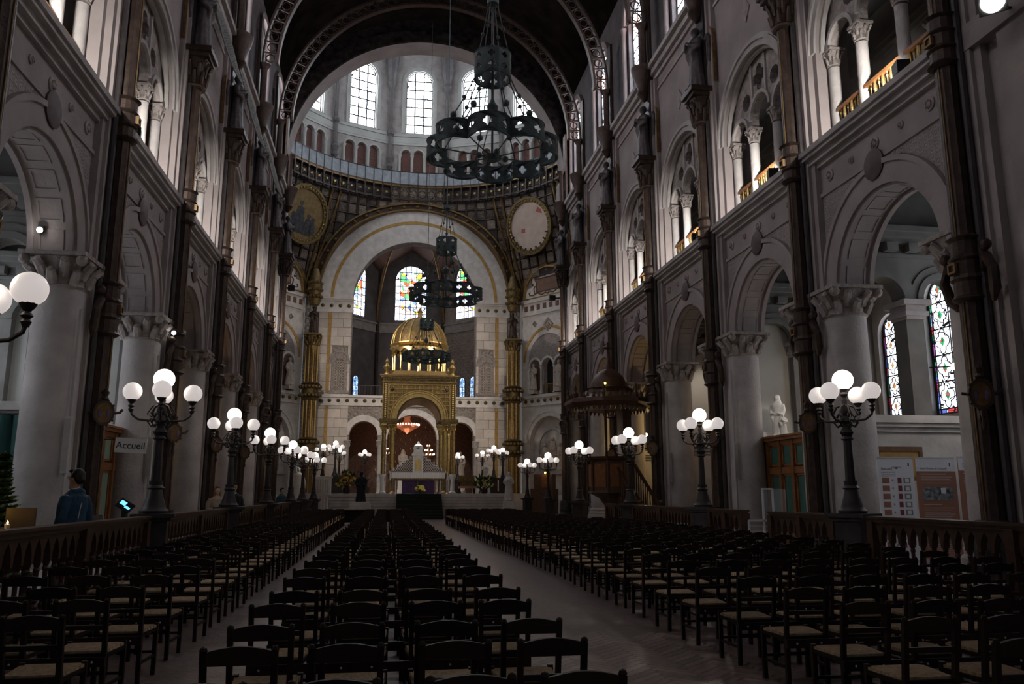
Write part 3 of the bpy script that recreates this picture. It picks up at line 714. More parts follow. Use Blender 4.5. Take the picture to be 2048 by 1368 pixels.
# diagonal walls of the crossing
def diagonal(s):
    root = sroot('wall_diagonal_' + SIDE[s], (CX + s * 11.4, 66.6, 0)); root.rotation_euler = (0, 0, -s * atan2(5.0, 3.7))
    # local: u along the wall, -y faces the crossing
    MB().plate([(-3.2, 0), (3.2, 0), (3.2, 29), (-3.2, 29)], [arch(0, .62, 9.95, 12.4, 12), arch(0, 2.25, 1.4, 5.8, 20)], FXZ, 0, .5).build('wall_panel', 'marble', root)
    MB().plate(arch(0, 2.25, 1.4, 5.8, 20), (), FXZ, .5, .6).build('relief_back', 'stone_pale', root)
    m = MB().band(0, 5.8, 2.2, 2.55, -.06, .02, FXZ).band(0, 5.8, 2.55, 2.68, -.14, .02, FXZ); m.build('lower_archivolt', 'marble', root)
    m = MB().band(0, 5.4, 1.5, 1.65, .38, .5, FXZ).bx(-1.65, -1.5, .38, .5, 3.4, 5.4).bx(1.5, 1.65, .38, .5, 3.4, 5.4).bx(-2.2, 2.2, .25, .5, 3.1, 3.4); m.build('relief_frame', 'stone_pale', root)
    m = MB()                                   # carved group
    for u, h in ((-.85, 2.4), (0, 3.0), (.85, 2.4)):
        m.lathe([(.34, 0), (.3, .5), (.26, h * .45), (.32, h * .66), (.16, h * .8)], 10, (u, .42, 3.5), 1, .55, 5, .12); m.sph((u, .38, 3.5 + h * .87), .17, 8, 6)
        m.tube([(u - .3, .4, 3.5 + h * .68), (u - .45, .3, 3.5 + h * .5), (u, .25, 3.5 + h * .5)], .08, 6).tube([(u + .3, .4, 3.5 + h * .68), (u + .42, .3, 3.5 + h * .45), (u + .1, .25, 3.5 + h * .55)], .08, 6)
    m.build('carved_relief', 'statue_stone', root, smooth=True)
    m = MB()
    for z0, z1, e in ((8.95, 9.1, .16), (9.1, 9.65, .1), (9.65, 9.9, .28), (17.0, 17.2, .2), (17.2, 18.1, .1), (18.1, 18.4, .3)): m.bx(-3.1, 3.1, -e, 0, z0, z1)
    m.build('string_course', 'marble', root)
    for i in range(8):
        link(bm_, 'boss', root, (-2.6 + i * .74, -.1, 9.38)); MB().bx(-2.75 + i * .74, -2.35 + i * .74, -.12, -.1, 17.42, 17.9).build('frieze_tile', 'inlay_brown', root)
    m = MB().band(0, 12.9, 2.25, 2.45, -.12, 0, FXZ).band(0, 12.9, 2.45, 2.62, -.06, 0, FXZ).bx(-2.45, -2.25, -.12, 0, 9.9, 12.9).bx(2.25, 2.45, -.12, 0, 9.9, 12.9); m.build('niche_archivolt', 'marble', root)
    MB().band(0, 12.9, 2.75, 2.98, -.05, 0, FXZ).build('ochre_ring', 'ochre_band', root)
    MB().plate([(-2.25 * cos(pi * i / 20), 12.9 + 2.25 * sin(pi * i / 20)) for i in range(21)], [[(1.9 * cos(2 * pi * i / 12) * .0, 13) for i in range(0)]] if False else (), FXZ, -.04, 0).build('carved_tympanum', 'stone_carved', root)
    m = MB()
    for u in (-1.45, 0, 1.45): m.band(u, 12.4, .6, .78, -.2, 0, FXZ, n=14)
    for u in (-2.15, -.75, .75, 2.15):
        m.lathe([(.16, 0), (.1, .12), (.09, 2.1), (.15, 2.4)], 10, (u, -.12, 9.95))
    m.build('niche_colonnettes', 'marble', root, smooth=True)
    m = MB()
    for u in (-1.45, 1.45): m.plate(arch(u, .58, 10.3, 12.4, 12), (), FXZ, -.03, .0)
    m.build('niche_back', 'inlay_brown', root)
    m = MB().bx(-.6, .6, -.06, -.02, 10.72, 10.78)
    for i in range(8): m.bx(-.56 + i * .155, -.53 + i * .155, -.06, -.02, 9.95, 10.75)
    m.build('niche_railing', 'gold', root)
    MB().bx(-.7, .7, .5, 1.5, 9.9, 13.2).build('niche_shade_block', 'black', root)  # solid black block: the shade behind the opening is put into its colour
    for u, v, r in ((0, 15.95, .62), (-1.6, 16.2, .26), (1.6, 16.2, .26)):
        MB().plate([(u - r, v), (u, v - r), (u + r, v), (u, v + r)], [[(u - r * .62, v), (u, v - r * .62), (u + r * .62, v), (u, v + r * .62)]], FXZ, -.1, 0).plate([(u - r * .35, v), (u, v - r * .35), (u + r * .35, v), (u, v + r * .35)], (), FXZ, -.08, 0).build('lozenge', 'stone_carved', root)
    # tympanum with inlaid tablet
    MB().plate([(-2.75 * cos(pi * i / 24), 18.4 + 2.75 * sin(pi * i / 24)) for i in range(25)], (), FXZ, -.06, 0).build('tympanum', 'marble', root)
    MB().band(0, 18.4, 2.75, 3.2, -.3, 0, FXZ).build('tympanum_frieze', 'iron_gilt', root)
    MB().band(0, 18.4, 2.66, 2.76, -.34, 0, FXZ).bx(-2.7, 2.7, -.09, -.06, 18.45, 18.6).build('gilt_edge', 'gold', root)
    m = MB().plate([(-1.2, 19.0), (1.2, 19.0), (1.3, 19.9), (1.45, 20.15), (-1.45, 20.15), (-1.3, 19.9)], (), FXZ, -.1, -.06); m.build('tablet', 'tablet_brown', root)
    m = MB(); tp = lambda pts, r=.06: m.tube([(u, -.09, v) for u, v in pts], r, 5)
    tp([(-1.25, 19.0), (-1.3, 19.9), (-1.5, 20.2), (1.5, 20.2), (1.3, 19.9), (1.25, 19.0), (-1.25, 19.0)], .07)
    tp([(-1.5, 20.3), (-.8, 20.42), (-.2, 20.7), (.2, 20.7), (.8, 20.42), (1.5, 20.3)]); m.sph((0, -.09, 20.85), .16, 8, 6)
    for q in (1, -1):
        tp([(q * 1.25, 18.95), (q * 1.7, 18.8), (q * 2.1, 18.85), (q * 2.2, 19.05), (q * 2.05, 19.1)]); tp([(q * 1.5, 18.9), (q * 1.62, 19.4), (q * 1.45, 19.6)]); tp([(q * 1.2, 18.95), (q * .7, 18.72), (q * .2, 18.85), (0, 18.7)])
        tp([(q * .3, 20.35), (q * .45, 20.5), (q * .6, 20.35)], .045); m.sph((q * 1.75, -.09, 19.75), .12, 6, 5)
    m.build('scroll_inlay', 'inlay_brown', root, smooth=True)
    if s == 1: text('S THOMAS', 'tablet_lettering', .34, 'inlay_brown', root, (0, -.105, 19.55), (pi / 2, 0, 0))
    return root
DIAG = {s: diagonal(s) for s in (1, -1)}
# pendentives: coffered shell between the arches and the ring of the drum
def r_oct(ph):
    r = 13.0 / max(.2, cos(ph)); a = abs(ph)
    nx, ny = 5.0 / 6.22, 3.7 / 6.22; dd = 11.4 * nx + 9.6 * ny
    return min(r, dd / max(.05, nx * sin(a) + ny * cos(a)))
def pend(ph, z, off=0.0):
    t = max(0, min(1, (z - 18.4) / 10.0)); t = t * t * (3 - 2 * t) * .7 + t * .3
    r = r_oct(ph) * (1 - t) + 13.2 * t + off
    return (CX + r * sin(ph), YD + r * cos(ph), z)
def in_arch(ph, z, mg=0.0):
    p = pend(ph, z); x, y = p[0] - CX, p[1] - YD
    if x * x + (z - 18.4) ** 2 < (8.9 + mg) ** 2: return True
    s = 1 if x > 0 else -1; u = (x - s * 11.4) * (3.7 / 6.22) * s - (y - 9.6) * (5.0 / 6.22)
    return u * u + (z - 18.4) ** 2 < (3.0 + mg) ** 2
def snap(ph, z, R=8.75):
    """push a grid corner that falls inside the great arch out onto its rim"""
    for _ in range(6):
        q = pend(ph, z); x = q[0] - CX; d = sqrt(x * x + (z - 18.4) ** 2)
        if d >= R - .01: return ph, z
        k = R / max(d, .3); x *= k; z = 18.4 + (z - 18.4) * k
        r = sqrt((q[0] - CX) ** 2 + (q[1] - YD) ** 2); ph = math.asin(max(-.99, min(.99, x / r)))
    return ph, z
def on_pend(x, z):
    ph = math.asin(max(-1, min(1, x / 13.2)))
    for _ in range(12):
        q = pend(ph, z); r = sqrt((q[0] - CX) ** 2 + (q[1] - YD) ** 2); ph = math.asin(max(-1, min(1, x / r)))
    return min(pend(ph, z)[1], YF)
pn = sroot('wall_pendentives')
DPH = radians(3.9); ZS = [18.5 + i * .94 for i in range(11)]
m = MB(); rib = MB(); hor = MB()
for i in range(-17, 18):
    for j in range(10):
        ph = i * DPH; c = ((i + .5) * DPH, (ZS[j] + ZS[j + 1]) / 2)
        cs4 = [(ph, ZS[j]), (ph + DPH, ZS[j]), (ph + DPH, ZS[j + 1]), (ph, ZS[j + 1])]
        x_ = lambda q: (pend(*q)[0] - CX) ** 2 + (q[1] - 18.4) ** 2 < 8.74 ** 2
        if all(x_(q) for q in cs4) or (in_arch(c[0], c[1], -.7) and abs(ph) > .6): continue
        vs = [pend(*snap(*q), .12) for q in cs4]
        m.add(vs, [(0, 1, 2, 3)])
        if any(x_(q) for q in cs4) or in_arch(c[0], c[1], -.35) or abs(i + .5) > 17: continue
        f = .13
        vq = [pend(ph + DPH * a, ZS[j] + .94 * b, .02) for a, b in ((f, f), (1 - f, f), (1 - f, 1 - f), (f, 1 - f))] + [pend(ph + DPH * a, ZS[j] + .94 * b, .1) for a, b in ((f / 2, f / 2), (1 - f / 2, f / 2), (1 - f / 2, 1 - f / 2), (f / 2, 1 - f / 2))]
        MB().add(vq, [(0, 1, 2, 3), (0, 4, 5, 1), (1, 5, 6, 2), (2, 6, 7, 3), (3, 7, 4, 0)]).build('coffer', 'coffer', pn)
m.build('shell', 'iron', pn, fix=False)
for i in range(-17, 18):
    z = [zz for zz in ZS if not in_arch(i * DPH, zz, -.1)]
    for a, b in zip(z[:-1], z[1:]):
        if b - a < 1: rib.bar(pend(i * DPH, a, -.02), pend(i * DPH, b, -.02), .13, .16)
for zz in ZS:
    for i in range(-17, 17):
        if not in_arch((i + .5) * DPH, zz, -.05): hor.bar(pend(i * DPH, zz, 0), pend(i * DPH + DPH, zz, 0), .1, .1)
rib.build('rib', 'iron_bronze', pn); hor.build('horizontal_rib', 'iron_bronze', pn)
for s in (1, -1):
    for a0, a1 in ((37.5, 30.5), (39.0, 34.0), (64, 59), (66, 62)):
        pts = [pend(s * radians(a0 + (a1 - a0) * t / 10), 18.6 + 9.9 * t / 10, -.16) for t in range(11)]
        pts = [p for p in pts if not in_arch(atan2(p[0] - CX, p[1] - YD), p[2], -.6)]
        if len(pts) > 2: MB().tube(pts, .11, 6).build('gilded_rib', 'iron_gilt', pn, smooth=True)
# gilded frieze following the rim of the great arch, with its reveal back to the marble
N = 56; vs = {k: [] for k in range(8)}; mf = MB(); mr = MB(); mg = MB()
TT = [pi * i / N for i in range(N + 1)]
yy = [on_pend(8.75 * cos(t), 18.4 + 8.75 * sin(t)) for t in TT]
pt = lambda R, t, y: (CX + R * cos(t), y, 18.4 + R * sin(t))
for i in range(N):
    for (R1, R2, e1, e2, M) in ((8.42, 9.02, .10, .10, mf), (8.36, 8.50, .30, .0, mg), (8.94, 9.08, .30, .0, mg)):
        a = [pt(R1, TT[i], yy[i] - e1 - .12), pt(R2, TT[i], yy[i] - e1 - .12), pt(R2, TT[i + 1], yy[i + 1] - e1 - .12), pt(R1, TT[i + 1], yy[i + 1] - e1 - .12)]
        b = [pt(R1, TT[i], YF), pt(R2, TT[i], yy[i] + .3), pt(R2, TT[i + 1], yy[i + 1] + .3), pt(R1, TT[i + 1], YF)]
        M.add(a + b, [(0, 1, 2, 3), (0, 3, 7, 4), (1, 5, 6, 2)])
mf.build('frieze_arch', 'iron_bronze', xs).location = (-CX, 0, 0); mg.build('gilded_moulding', 'iron_gilt', xs).location = (-CX, 0, 0)
for i in range(23):
    a = pi * (i + .5) / 23; k = int(round(a / pi * N)); link(bm_, 'boss', xs, (8.71 * cos(a), yy[k] - .3, 18.4 + 8.71 * sin(a)))
# medallions on the pendentives
def medallion(ph, z, name, label, painted):
    p = Vector(pend(ph, z, -.5)); t = thing(name, label, 'medallion', p, 0); t.rotation_euler = (Vector((p.x - CX, p.y - YD, 2.5))).to_track_quat('-Y', 'Z').to_euler()
    t.rotation_euler = (radians(12), 0, -ph)
    c = [(2.0 * cos(2 * pi * i / 40), 2.14 * sin(2 * pi * i / 40)) for i in range(40)]
    R_ = lambda k: [(u * k, v * k) for u, v in c]
    MB().plate(R_(1.0), (), FW, -.02, .06).build('disc', 'fresco_gold' if painted else 'bare_plaster', t)
    MB().plate(R_(1.10), [R_(.99)], FW, -.12, .1).plate(R_(1.2), [R_(1.10)], FW, -.2, .12).build('frame', 'gold_dark', t)
    m = MB()
    for i in range(40): u, v = R_(1.05)[i]; m.sph((u, -.14, v), .085, 6, 4)
    tag(m.build('frame_beads', 'gold', t), kind='stuff')
    if painted:
        m = MB()
        for u, h, w, v0 in ((-.45, 2.9, .62, -1.7), (.5, 1.9, .45, -1.75), (1.0, 1.5, .38, -1.6), (-1.1, 1.4, .4, -1.5)):
            m.plate([(u - w, v0), (u + w, v0), (u + w * .75, v0 + h * .5), (u + w * .55, v0 + h * .74), (u, v0 + h * .8), (u - w * .55, v0 + h * .74), (u - w * .8, v0 + h * .5)], (), FW, -.04, -.02).plate(circ(u, v0 + h * .88, .2, 10), (), FW, -.04, -.02)
        m.build('painted_figures', 'fresco_dark', t)
    else:
        MB().plate([(-.95, -.45), (-.55, -.5), (-.5, -.12), (-.88, -.1)], (), FW, -.03, -.02).build('bare_brick_patch', 'bare_patch', t)
        MB().plate([(.9, 1.1), (1.5, .8), (1.45, 1.2), (1.1, 1.5)], (), FW, -.03, -.02).build('bare_brick_patch', 'bare_patch', t)
        m = MB()
        for i in range(9): a = radians(200 + i * 17); MB().bar((2.06 * cos(a), -.16, 2.2 * sin(a)), (1.82 * cos(a), -.16, 1.95 * sin(a)), .14, .1).build('mounting_lug', 'iron', t)
medallion(radians(46.8), 24.6, 'bare_medallion', 'pale bare plaster medallion with broken gilt frame on right pendentive', False)
medallion(radians(-46), 24.7, 'painted_medallion', 'gold-ground painted medallion with robed figures on left pendentive', True)
# ring gallery of the drum
rg = sroot('drum_gallery')
RI = 12.85; PP = lambda ph, r, z: (CX + r * sin(ph), YD + r * cos(ph), z)
def ring(r1, r2, z0, z1, a=75, n=60):
    m = MB(); vs = []; fs = []
    for i in range(n + 1):
        ph = radians(-a + 2 * a * i / n)
        for r, z in ((r1, z0), (r2, z0), (r2, z1), (r1, z1)): vs.append(PP(ph, r, z))
    for i in range(n):
        for j in range(4): fs.append((i * 4 + j, i * 4 + (j + 1) % 4, i * 4 + 4 + (j + 1) % 4, i * 4 + 4 + j))
    return m.add(vs, fs)
ring(RI, 13.6, 29.1, 29.3).build('walkway', 'iron_bronze', rg); ring(RI - .08, RI + .05, 29.0, 29.12).build('gilt_moulding', 'iron_gilt', rg)
ring(RI - .04, RI + .1, 27.75, 27.9).build('lower_rail', 'iron_bronze', rg); ring(13.2, 13.4, 27.6, 29.2).build('gallery_back', 'iron', rg)
ring(RI, RI + .02, 29.3, 30.45).build('wire_screen', 'screen_net', rg); ring(RI - .02, RI + .04, 30.42, 30.5).build('top_rail', 'iron', rg)
pm2 = MB().bx(-.06, .06, -.1, .1, 0, 1.6).sph((0, -.08, .05), .1, 6, 5).bx(-.09, .09, -.14, .1, .7, .82).bx(-.09, .09, -.14, .1, 1.25, 1.35).mesh('post'); pm2.materials.append(MATS['iron_bronze'])
st = MB()
for k in range(4):
    a = k * pi / 4; st.bar((-.11 * cos(a), 0, -.11 * sin(a)), (.11 * cos(a), 0, .11 * sin(a)), .03)
for k in range(4): a = pi / 4 + k * pi / 2; st.bar((.04 * cos(a), -.03, .04 * sin(a)), (.13 * cos(a), -.03, .13 * sin(a)), .04)
stm = st.mesh('star'); stm.materials.append(MATS['gold'])
cr = MB().tube([(.34 * cos(t), .02, .34 * sin(t)) for t in [2 * pi * i / 14 for i in range(14)]], .03, 5, True).mesh('hoop'); cr.materials.append(MATS['iron'])
sc = MB().bx(-.02, .02, -.03, .03, 0, 1.2).mesh('screen_post'); sc.materials.append(MATS['iron'])
for i in range(-20, 21):
    ph = radians(i * 3.6)
    o = link(pm2, 'bracket_post', rg, PP(ph, RI, 27.6)); o.rotation_euler = (0, 0, -ph)
    o = link(sc, 'screen_post', rg, PP(ph, RI - .03, 29.3)); o.rotation_euler = (0, 0, -ph)
    if i < 20:
        ph = radians(i * 3.6 + 1.8)
        for me, nm in ((stm, 'star'), (cr, 'hoop')):
            o = link(me, nm, rg, PP(ph, RI + .05, 28.4)); o.rotation_euler = (0, 0, -ph)
# drum: sixteen sides with tall windows over a blind arcade
dr = sroot('wall_drum')
FWD = 2 * RD * math.tan(pi / 16) / 2
holes = [arch(0, 1.22, 34.6, 39.6, 16)] + [arch(u, .46, 30.2, 32.4, 10) for u in (-1.15, 0, 1.15)]
mA = MB().plate([(-FWD, 29.2), (FWD, 29.2), (FWD, 43.5), (-FWD, 43.5)], holes, FW, 0, .5).mesh('drum_side'); mA.materials.append(MATS['stone_pale'])
q_ = MB()
for u in (-1.15, 0, 1.15): q_.plate(arch(u, .46, 30.2, 32.4, 10), (), FW, .3, .42)
mB = q_.mesh('blind_arch_back'); mB.materials.append(MATS['red_tile'])
q_ = MB().bx(-FWD, FWD, -.1, 0, 33.3, 33.5).bx(-FWD, FWD, -.2, 0, 34.1, 34.4).bx(-FWD, FWD, -.12, 0, 33.5, 34.1)
q_.band(0, 39.6, 1.3, 1.62, -.12, 0, FW, n=20).bx(-1.62, -1.3, -.12, 0, 34.5, 39.6).bx(1.3, 1.62, -.12, 0, 34.5, 39.6)
mC = q_.mesh('drum_moulding'); mC.materials.append(MATS['plaster_cool'])
q_ = MB()
for u in (-1.72, -.575, .575, 1.72): q_.lathe([(.18, 0), (.13, .1), (.12, 1.8), (.2, 2.15)], 10, (u, -.08, 30.2))
for u in (-1.15, 0, 1.15): q_.band(u, 32.4, .46, .6, -.1, 0, FW, n=12)
mD = q_.mesh('arcade_colonnettes'); mD.materials.append(MATS['plaster_cool'])
q_ = MB().lathe([(.05, 30.6), (.3, 31.0), (.22, 31.3), (.35, 31.8), (.2, 32.0), (.17, 34.0), (.34, 34.2), (.34, 34.45), (.17, 34.6), (.15, 38.6), (.42, 39.3), (.3, 39.6), (.55, 40.6), (.7, 43)], 10, (0, -.2, 0))
mE = q_.mesh('drum_shaft'); mE.materials.append(MATS['stone_dark'])
dw = tree(make_window(1.22, 0, 5.0, 3, 7, 'glass_dome', .12))
nw_ = 0
for i in range(16):
    ph = 2 * pi * i / 16
    if 6 <= i <= 10: continue
    for me, nm in ((mA, 'drum_side'), (mB, 'blind_arch_back'), (mC, 'drum_moulding'), (mD, 'arcade_colonnettes')):
        o = link(me, nm, dr, PP(ph, RD, 0)); o.rotation_euler = (0, 0, -ph)
    o = link(mE, 'drum_shaft', dr, PP(ph + pi / 16, RD / cos(pi / 16) - .1, 0)); o.rotation_euler = (0, 0, -ph - pi / 16)
    p = PP(ph, RD + .25, 34.6); put_window(dw, nw_, p, -ph); nw_ += 1
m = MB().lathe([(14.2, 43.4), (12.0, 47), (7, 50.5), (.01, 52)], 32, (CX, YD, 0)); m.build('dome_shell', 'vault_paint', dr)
# enclosure of the crossing
m = MB()
for s in (1, -1):
    a, b = sorted((CX + s * 13.2, CX + s * 14.2)); m.bx(a, b, 48.5, 64.5, 0, 29.4)
    a, b = sorted((CX + s * 9.3, CX + s * 14.2)); m.bx(a, b, 48.4, 49.1, 0, 33)
m.bx(CX - 14.2, CX + 14.2, 48.0, 49.1, 32.9, 44)
for s in (1, -1): a, b = sorted((CX + s * 9.3, CX + s * 14.2)); m.bx(a, b, 48.2, 49.1, 28, 44)
struct('wall_crossing_sides', m, 'plaster_grey')
m = MB(); N = 48; vs = []; fs = []
for i in range(N):
    a = 2 * pi * i / N
    for r in (RD - .1, 22): vs.append((CX + r * sin(a), YD + r * cos(a), 29.25))
for i in range(N):
    j = (i + 1) % N
    if 17 <= i <= 30: continue
    fs.append((2 * i, 2 * j, 2 * j + 1, 2 * i + 1))
m.add(vs, fs); struct('ceiling_crossing', m, 'stone_dark', fix=False)
# choir apse
ap = sroot('wall_apse')
V = [(-8.6, 71.2), (-8.6, 81.0), (-3.6, 86.2), (3.6, 86.2), (8.6, 81.0), (8.6, 71.2)]
apw = None
for i in range(5):
    (x0, y0), (x1, y1) = V[i], V[i + 1]; L_ = sqrt((x1 - x0) ** 2 + (y1 - y0) ** 2); mid = ((x0 + x1) / 2 + CX, (y0 + y1) / 2)
    rz = atan2(y1 - y0, x1 - x0); h = L_ / 2
    win = i in (1, 2, 3); hw = 1.75
    hs = [arch(0, hw, 20.0, 24.5, 16)] if win else []
    if i in (1, 3): hs += [arch(u, .42, 11.0, 13.2, 10) for u in (-.75, .75)]
    o = MB().plate([(-h, 0), (h, 0), (h, 28), (-h, 28)], hs, FW, 0, .5).build('apse_side', 'stone_relief_far' if i == 3 else 'stone_dark', ap); o.location = (*mid, 0); o.rotation_euler = (0, 0, rz)
    o = MB().bx(-h, h, -.2, 0, 18.6, 18.8).bx(-h, h, -.1, 0, 18.8, 19.5).bx(-h, h, -.25, 0, 19.5, 19.7).build('apse_cornice', 'plaster_grey', ap); o.location = (*mid, 0); o.rotation_euler = (0, 0, rz)
    if win:
        w = make_window(hw, 0, 4.5, 6, 8, lambda a, b: 'glass_border' if a in (0, 5) or b == 0 or b > 6 else 'glass_apse', .07); put_window(w, 0, (*mid, 20.0), rz)
    if i in (1, 3):
        for u in (-.75, .75):
            w = make_window(.42, 0, 2.2, 2, 5, 'glass_blue', .04); put_window(w, 0, (mid[0] + cos(rz) * u, mid[1] + sin(rz) * u, 11.0), rz)
m = MB(); A = (CX, 77.5, 29.2)
for i in range(5): m.add([(V[i][0] + CX, V[i][1], 25.5), (V[i + 1][0] + CX, V[i + 1][1], 25.5), A, ((V[i][0] + V[i + 1][0]) / 2 + CX, (V[i][1] + V[i + 1][1]) / 2, 28)], [(0, 3, 2), (3, 1, 2)])
m.add([(CX - 8, 71.2, 25.5), (CX + 8, 71.2, 25.5), A, (CX, 71.2, 29)], [(0, 3, 2), (3, 1, 2)])
m.build('apse_vault', 'inlay_brown', ap)
for x, y in V[1:5]:
    pts = [(x + CX + (CX - x - CX) * (1 - cos(t)) , y + (77.5 - y) * (1 - cos(t)), 19.7 + 9.3 * sin(t)) for t in [pi / 2 * i / 12 for i in range(13)]]
    MB().tube(pts, .16, 6).build('apse_rib', 'iron_gilt', ap, smooth=True)
    MB().lathe([(.2, 0), (.2, 10)], 8, (x * .985 + CX, y - .15, 9.8)).build('apse_shaft', 'iron', ap, smooth=True)
MB().bx(CX - 8, CX + 8, 71.2, 86, 9.3, 9.5).build('chapel_ceiling', 'red_stone', ap)
MB().bx(CX - 6.5, CX + 6.5, 80, 80.4, 1.5, 9.3).bx(CX - 6.9, CX - 6.5, 71.3, 80, 1.5, 9.3).bx(CX + 6.5, CX + 6.9, 71.3, 80, 1.5, 9.3).build('chapel_wall', 'red_stone', ap)
# choir platform and steps
pf = struct('choir_platform', MB().bx(CX - 5.6, CX + 5.6, 52.2, 70, 0, 1.55).bx(CX - 9, CX + 9, 62, 86, 0, 1.55), 'marble')
pf.name = 'choir_platform'
for i in range(9): MB().bx(CX - 1.42, CX + 1.42, 49.9 + i * .27, 52.3, i * .172, (i + 1) * .172).build('step', 'carpet_green', pf)
m = MB()
for i in range(7): m.bx(CX - 5.62, CX - 1.45, 52.16, 52.2, .12 + i * .2, .14 + i * .2).bx(CX + 1.45, CX + 5.62, 52.16, 52.2, .12 + i * .2, .14 + i * .2)
m.build('platform_joints', 'stone', pf)
# ================================================================= THINGS IN THE NAVE
def robed(mb, h, arms='low', hood=False, wings=False, w=1.0):
    """standing draped figure, feet at z=0, facing -y"""
    s = h / 1.75
    P = lambda x, y, z: (x * s * w, y * s, z * s)
    prof = [(.30, 0), (.29, .15), (.25, .5), (.215, .85), (.205, 1.05), (.235, 1.22), (.25, 1.34), (.19, 1.44), (.085, 1.5), (.08, 1.56)]
    vs = []; n = 36
    for r, z in prof:
        fold = .11 * max(0, 1 - z / 1.25)
        for k in range(n):
            a = 2 * pi * k / n; rr = r * (1 + fold * cos(11 * a + 2 * sin(3 * z)) + .03 * sin(5 * a + 4 * z))
            vs.append(P(rr * cos(a), rr * sin(a) * .72, z))
    fs = [(i * n + k, i * n + (k + 1) % n, (i + 1) * n + (k + 1) % n, (i + 1) * n + k) for i in range(len(prof) - 1) for k in range(n)] + [tuple(range(n - 1, -1, -1)), tuple((len(prof) - 1) * n + k for k in range(n))]
    mb.add(vs, fs)
    mb.sph(P(0, -.015, 1.645), .105 * s, 14, 10, .88, 1.0, 1.2); mb.sph(P(0, -.115, 1.63), .022 * s, 6, 5)
    if hood: mb.sph(P(0, .03, 1.63), .145 * s, 14, 10, .95, .95, 1.2); mb.lathe([(.24 * s, 1.15 * s), (.2 * s, 1.4 * s), (.13 * s, 1.6 * s)], 14, (0, .04 * s, 0), 1, .6)
    else: mb.sph(P(0, .02, 1.68), .11 * s, 12, 8, .95, 1.0, 1.05)
    for q in (1, -1):
        sh = (q * .23, 0, 1.37)
        if arms == 'low': a = [sh, (q * .29, .0, 1.1), (q * .2, -.17, .95), (q * .1, -.24, 1.0)]
        elif arms == 'pray': a = [sh, (q * .3, -.03, 1.12), (q * .14, -.22, 1.2), (q * .015, -.26, 1.32)]
        elif arms == 'open': a = [sh, (q * .31, .0, 1.1), (q * .38, -.1, .86), (q * .40, -.14, .76)]
        else: a = [sh, (q * .3, -.05, 1.12), (q * .1, -.24, 1.12), (q * -.02, -.26, 1.16)]
        mb.tube([P(*p) for p in a], [.085 * s, .075 * s, .062 * s, .038 * s], 8); mb.sph(P(*a[-1]), .045 * s, 8, 6)
        mb.tube([P(a[1][0], a[1][1], a[1][2]), P(a[2][0], a[2][1] + .05, a[2][2] - .16), P(a[2][0] * .9, a[2][1] + .08, a[2][2] - .42)], [.07 * s, .075 * s, .03 * s], 8)
        mb.tube([P(q * .09, -.17, .09), P(q * .1, -.25, .05), P(q * .1, -.3, .04)], [.06 * s, .055 * s, .04 * s], 6)
        if wings:
            for j in range(4): mb.tube([P(q * .1, .17, 1.35), P(q * (.26 + .03 * j), .24, 1.5 - .05 * j), P(q * (.36 - .02 * j), .24, 1.1 - .12 * j), P(q * (.22 - .03 * j), .2, .55 - .06 * j)], [.05 * s, .075 * s, .07 * s, .02 * s], 6)
    return mb
# iron columns with angels along both nave walls
def make_column():
    t = thing('iron_column', 'x', 'iron column', group='iron columns along the nave walls')
    m = MB().lathe([(.42, 0), (.42, .25), (.36, .32), (.38, .5), (.32, .9), (.30, 1.0)], 14, (0, 0, .15)); m.build('base', 'iron', t)
    m = MB().lathe([(.19, 0), (.175, 13.0)], 20, (0, 0, 1.1), 1, 1, 10, .05); m.build('shaft', 'iron_bronze', t, smooth=True)
    for y in (-.27, .27): MB().lathe([(.075, 0), (.07, 13.0)], 8, (.12, y, 1.1)).build('side_shaft', 'iron', t, smooth=True)
    MB().tube([(-.19, -.04, 1.1), (-.175, -.04, 14.0)], .014, 5).build('gilt_fillet', 'iron_gilt', t)
    for z, h in ((5.0, 1.25), (9.6, 1.1)):
        m = MB().lathe([(.22, 0), (.31, .06), (.26, .12), (.25, h * .3), (.30, h * .34), (.27, h * .4), (.27, h * .6), (.31, h * .64), (.25, h * .7), (.25, h * .9), (.32, h * .95), (.22, h)], 14, (0, 0, z))
        m.bx(-.3, -.24, -.1, .1, z + h * .42, z + h * .58); b = m.build('collar', 'iron_bronze', t)
        MB().plate([(-.1, -.1), (.1, -.1), (.1, .1), (-.1, .1)], [[(-.06, -.06), (.06, -.06), (.06, .06), (-.06, .06)]], lambda u, v, w: (-.27 - w, u, v + z + h * .5), 0, .06).build('gilt_frame', 'iron_gilt', b)
    for q in (1, -1):
        m = MB().tube([(.1, q * .3, 5.55), (-.02, q * .5, 5.75), (.0, q * .62, 5.5), (.05, q * .56, 5.15), (.1, q * .45, 4.95)], [.07, .1, .09, .1, .04], 7); m.sph((-.02, q * .52, 5.95), .11, 8, 6); m.build('bracket_ornament', 'iron_bronze', t, smooth=True)
    m = MB(); capital(m, .28, 1.1, (0, 0, 14.05), 8, 1.5); m.bx(-.5, .5, -.5, .5, 15.15, 15.32); m.build('capital', 'iron_bronze', t, smooth=True)
    m = MB().bx(.1, .34, -.3, .3, 15.3, 19.4); m.build('upper_shaft', 'iron', t)
    m = MB().lathe([(.05, 17.95), (.3, 18.3), (.26, 18.5), (.5, 19.2), (.55, 19.45)], 12); m.build('corbel', 'iron_bronze', t, smooth=True)
    m = MB().lathe([(.2, 19.45), (.16, 19.7), (.15, 21.3), (.3, 21.54)], 10, (0, 0, 0)).bx(.18, .3, -.3, .3, 19.4, 24); m.build('rib_springer', 'iron_bronze', t, smooth=True)
    return tree(t)
proto = make_column(); n_ = 0
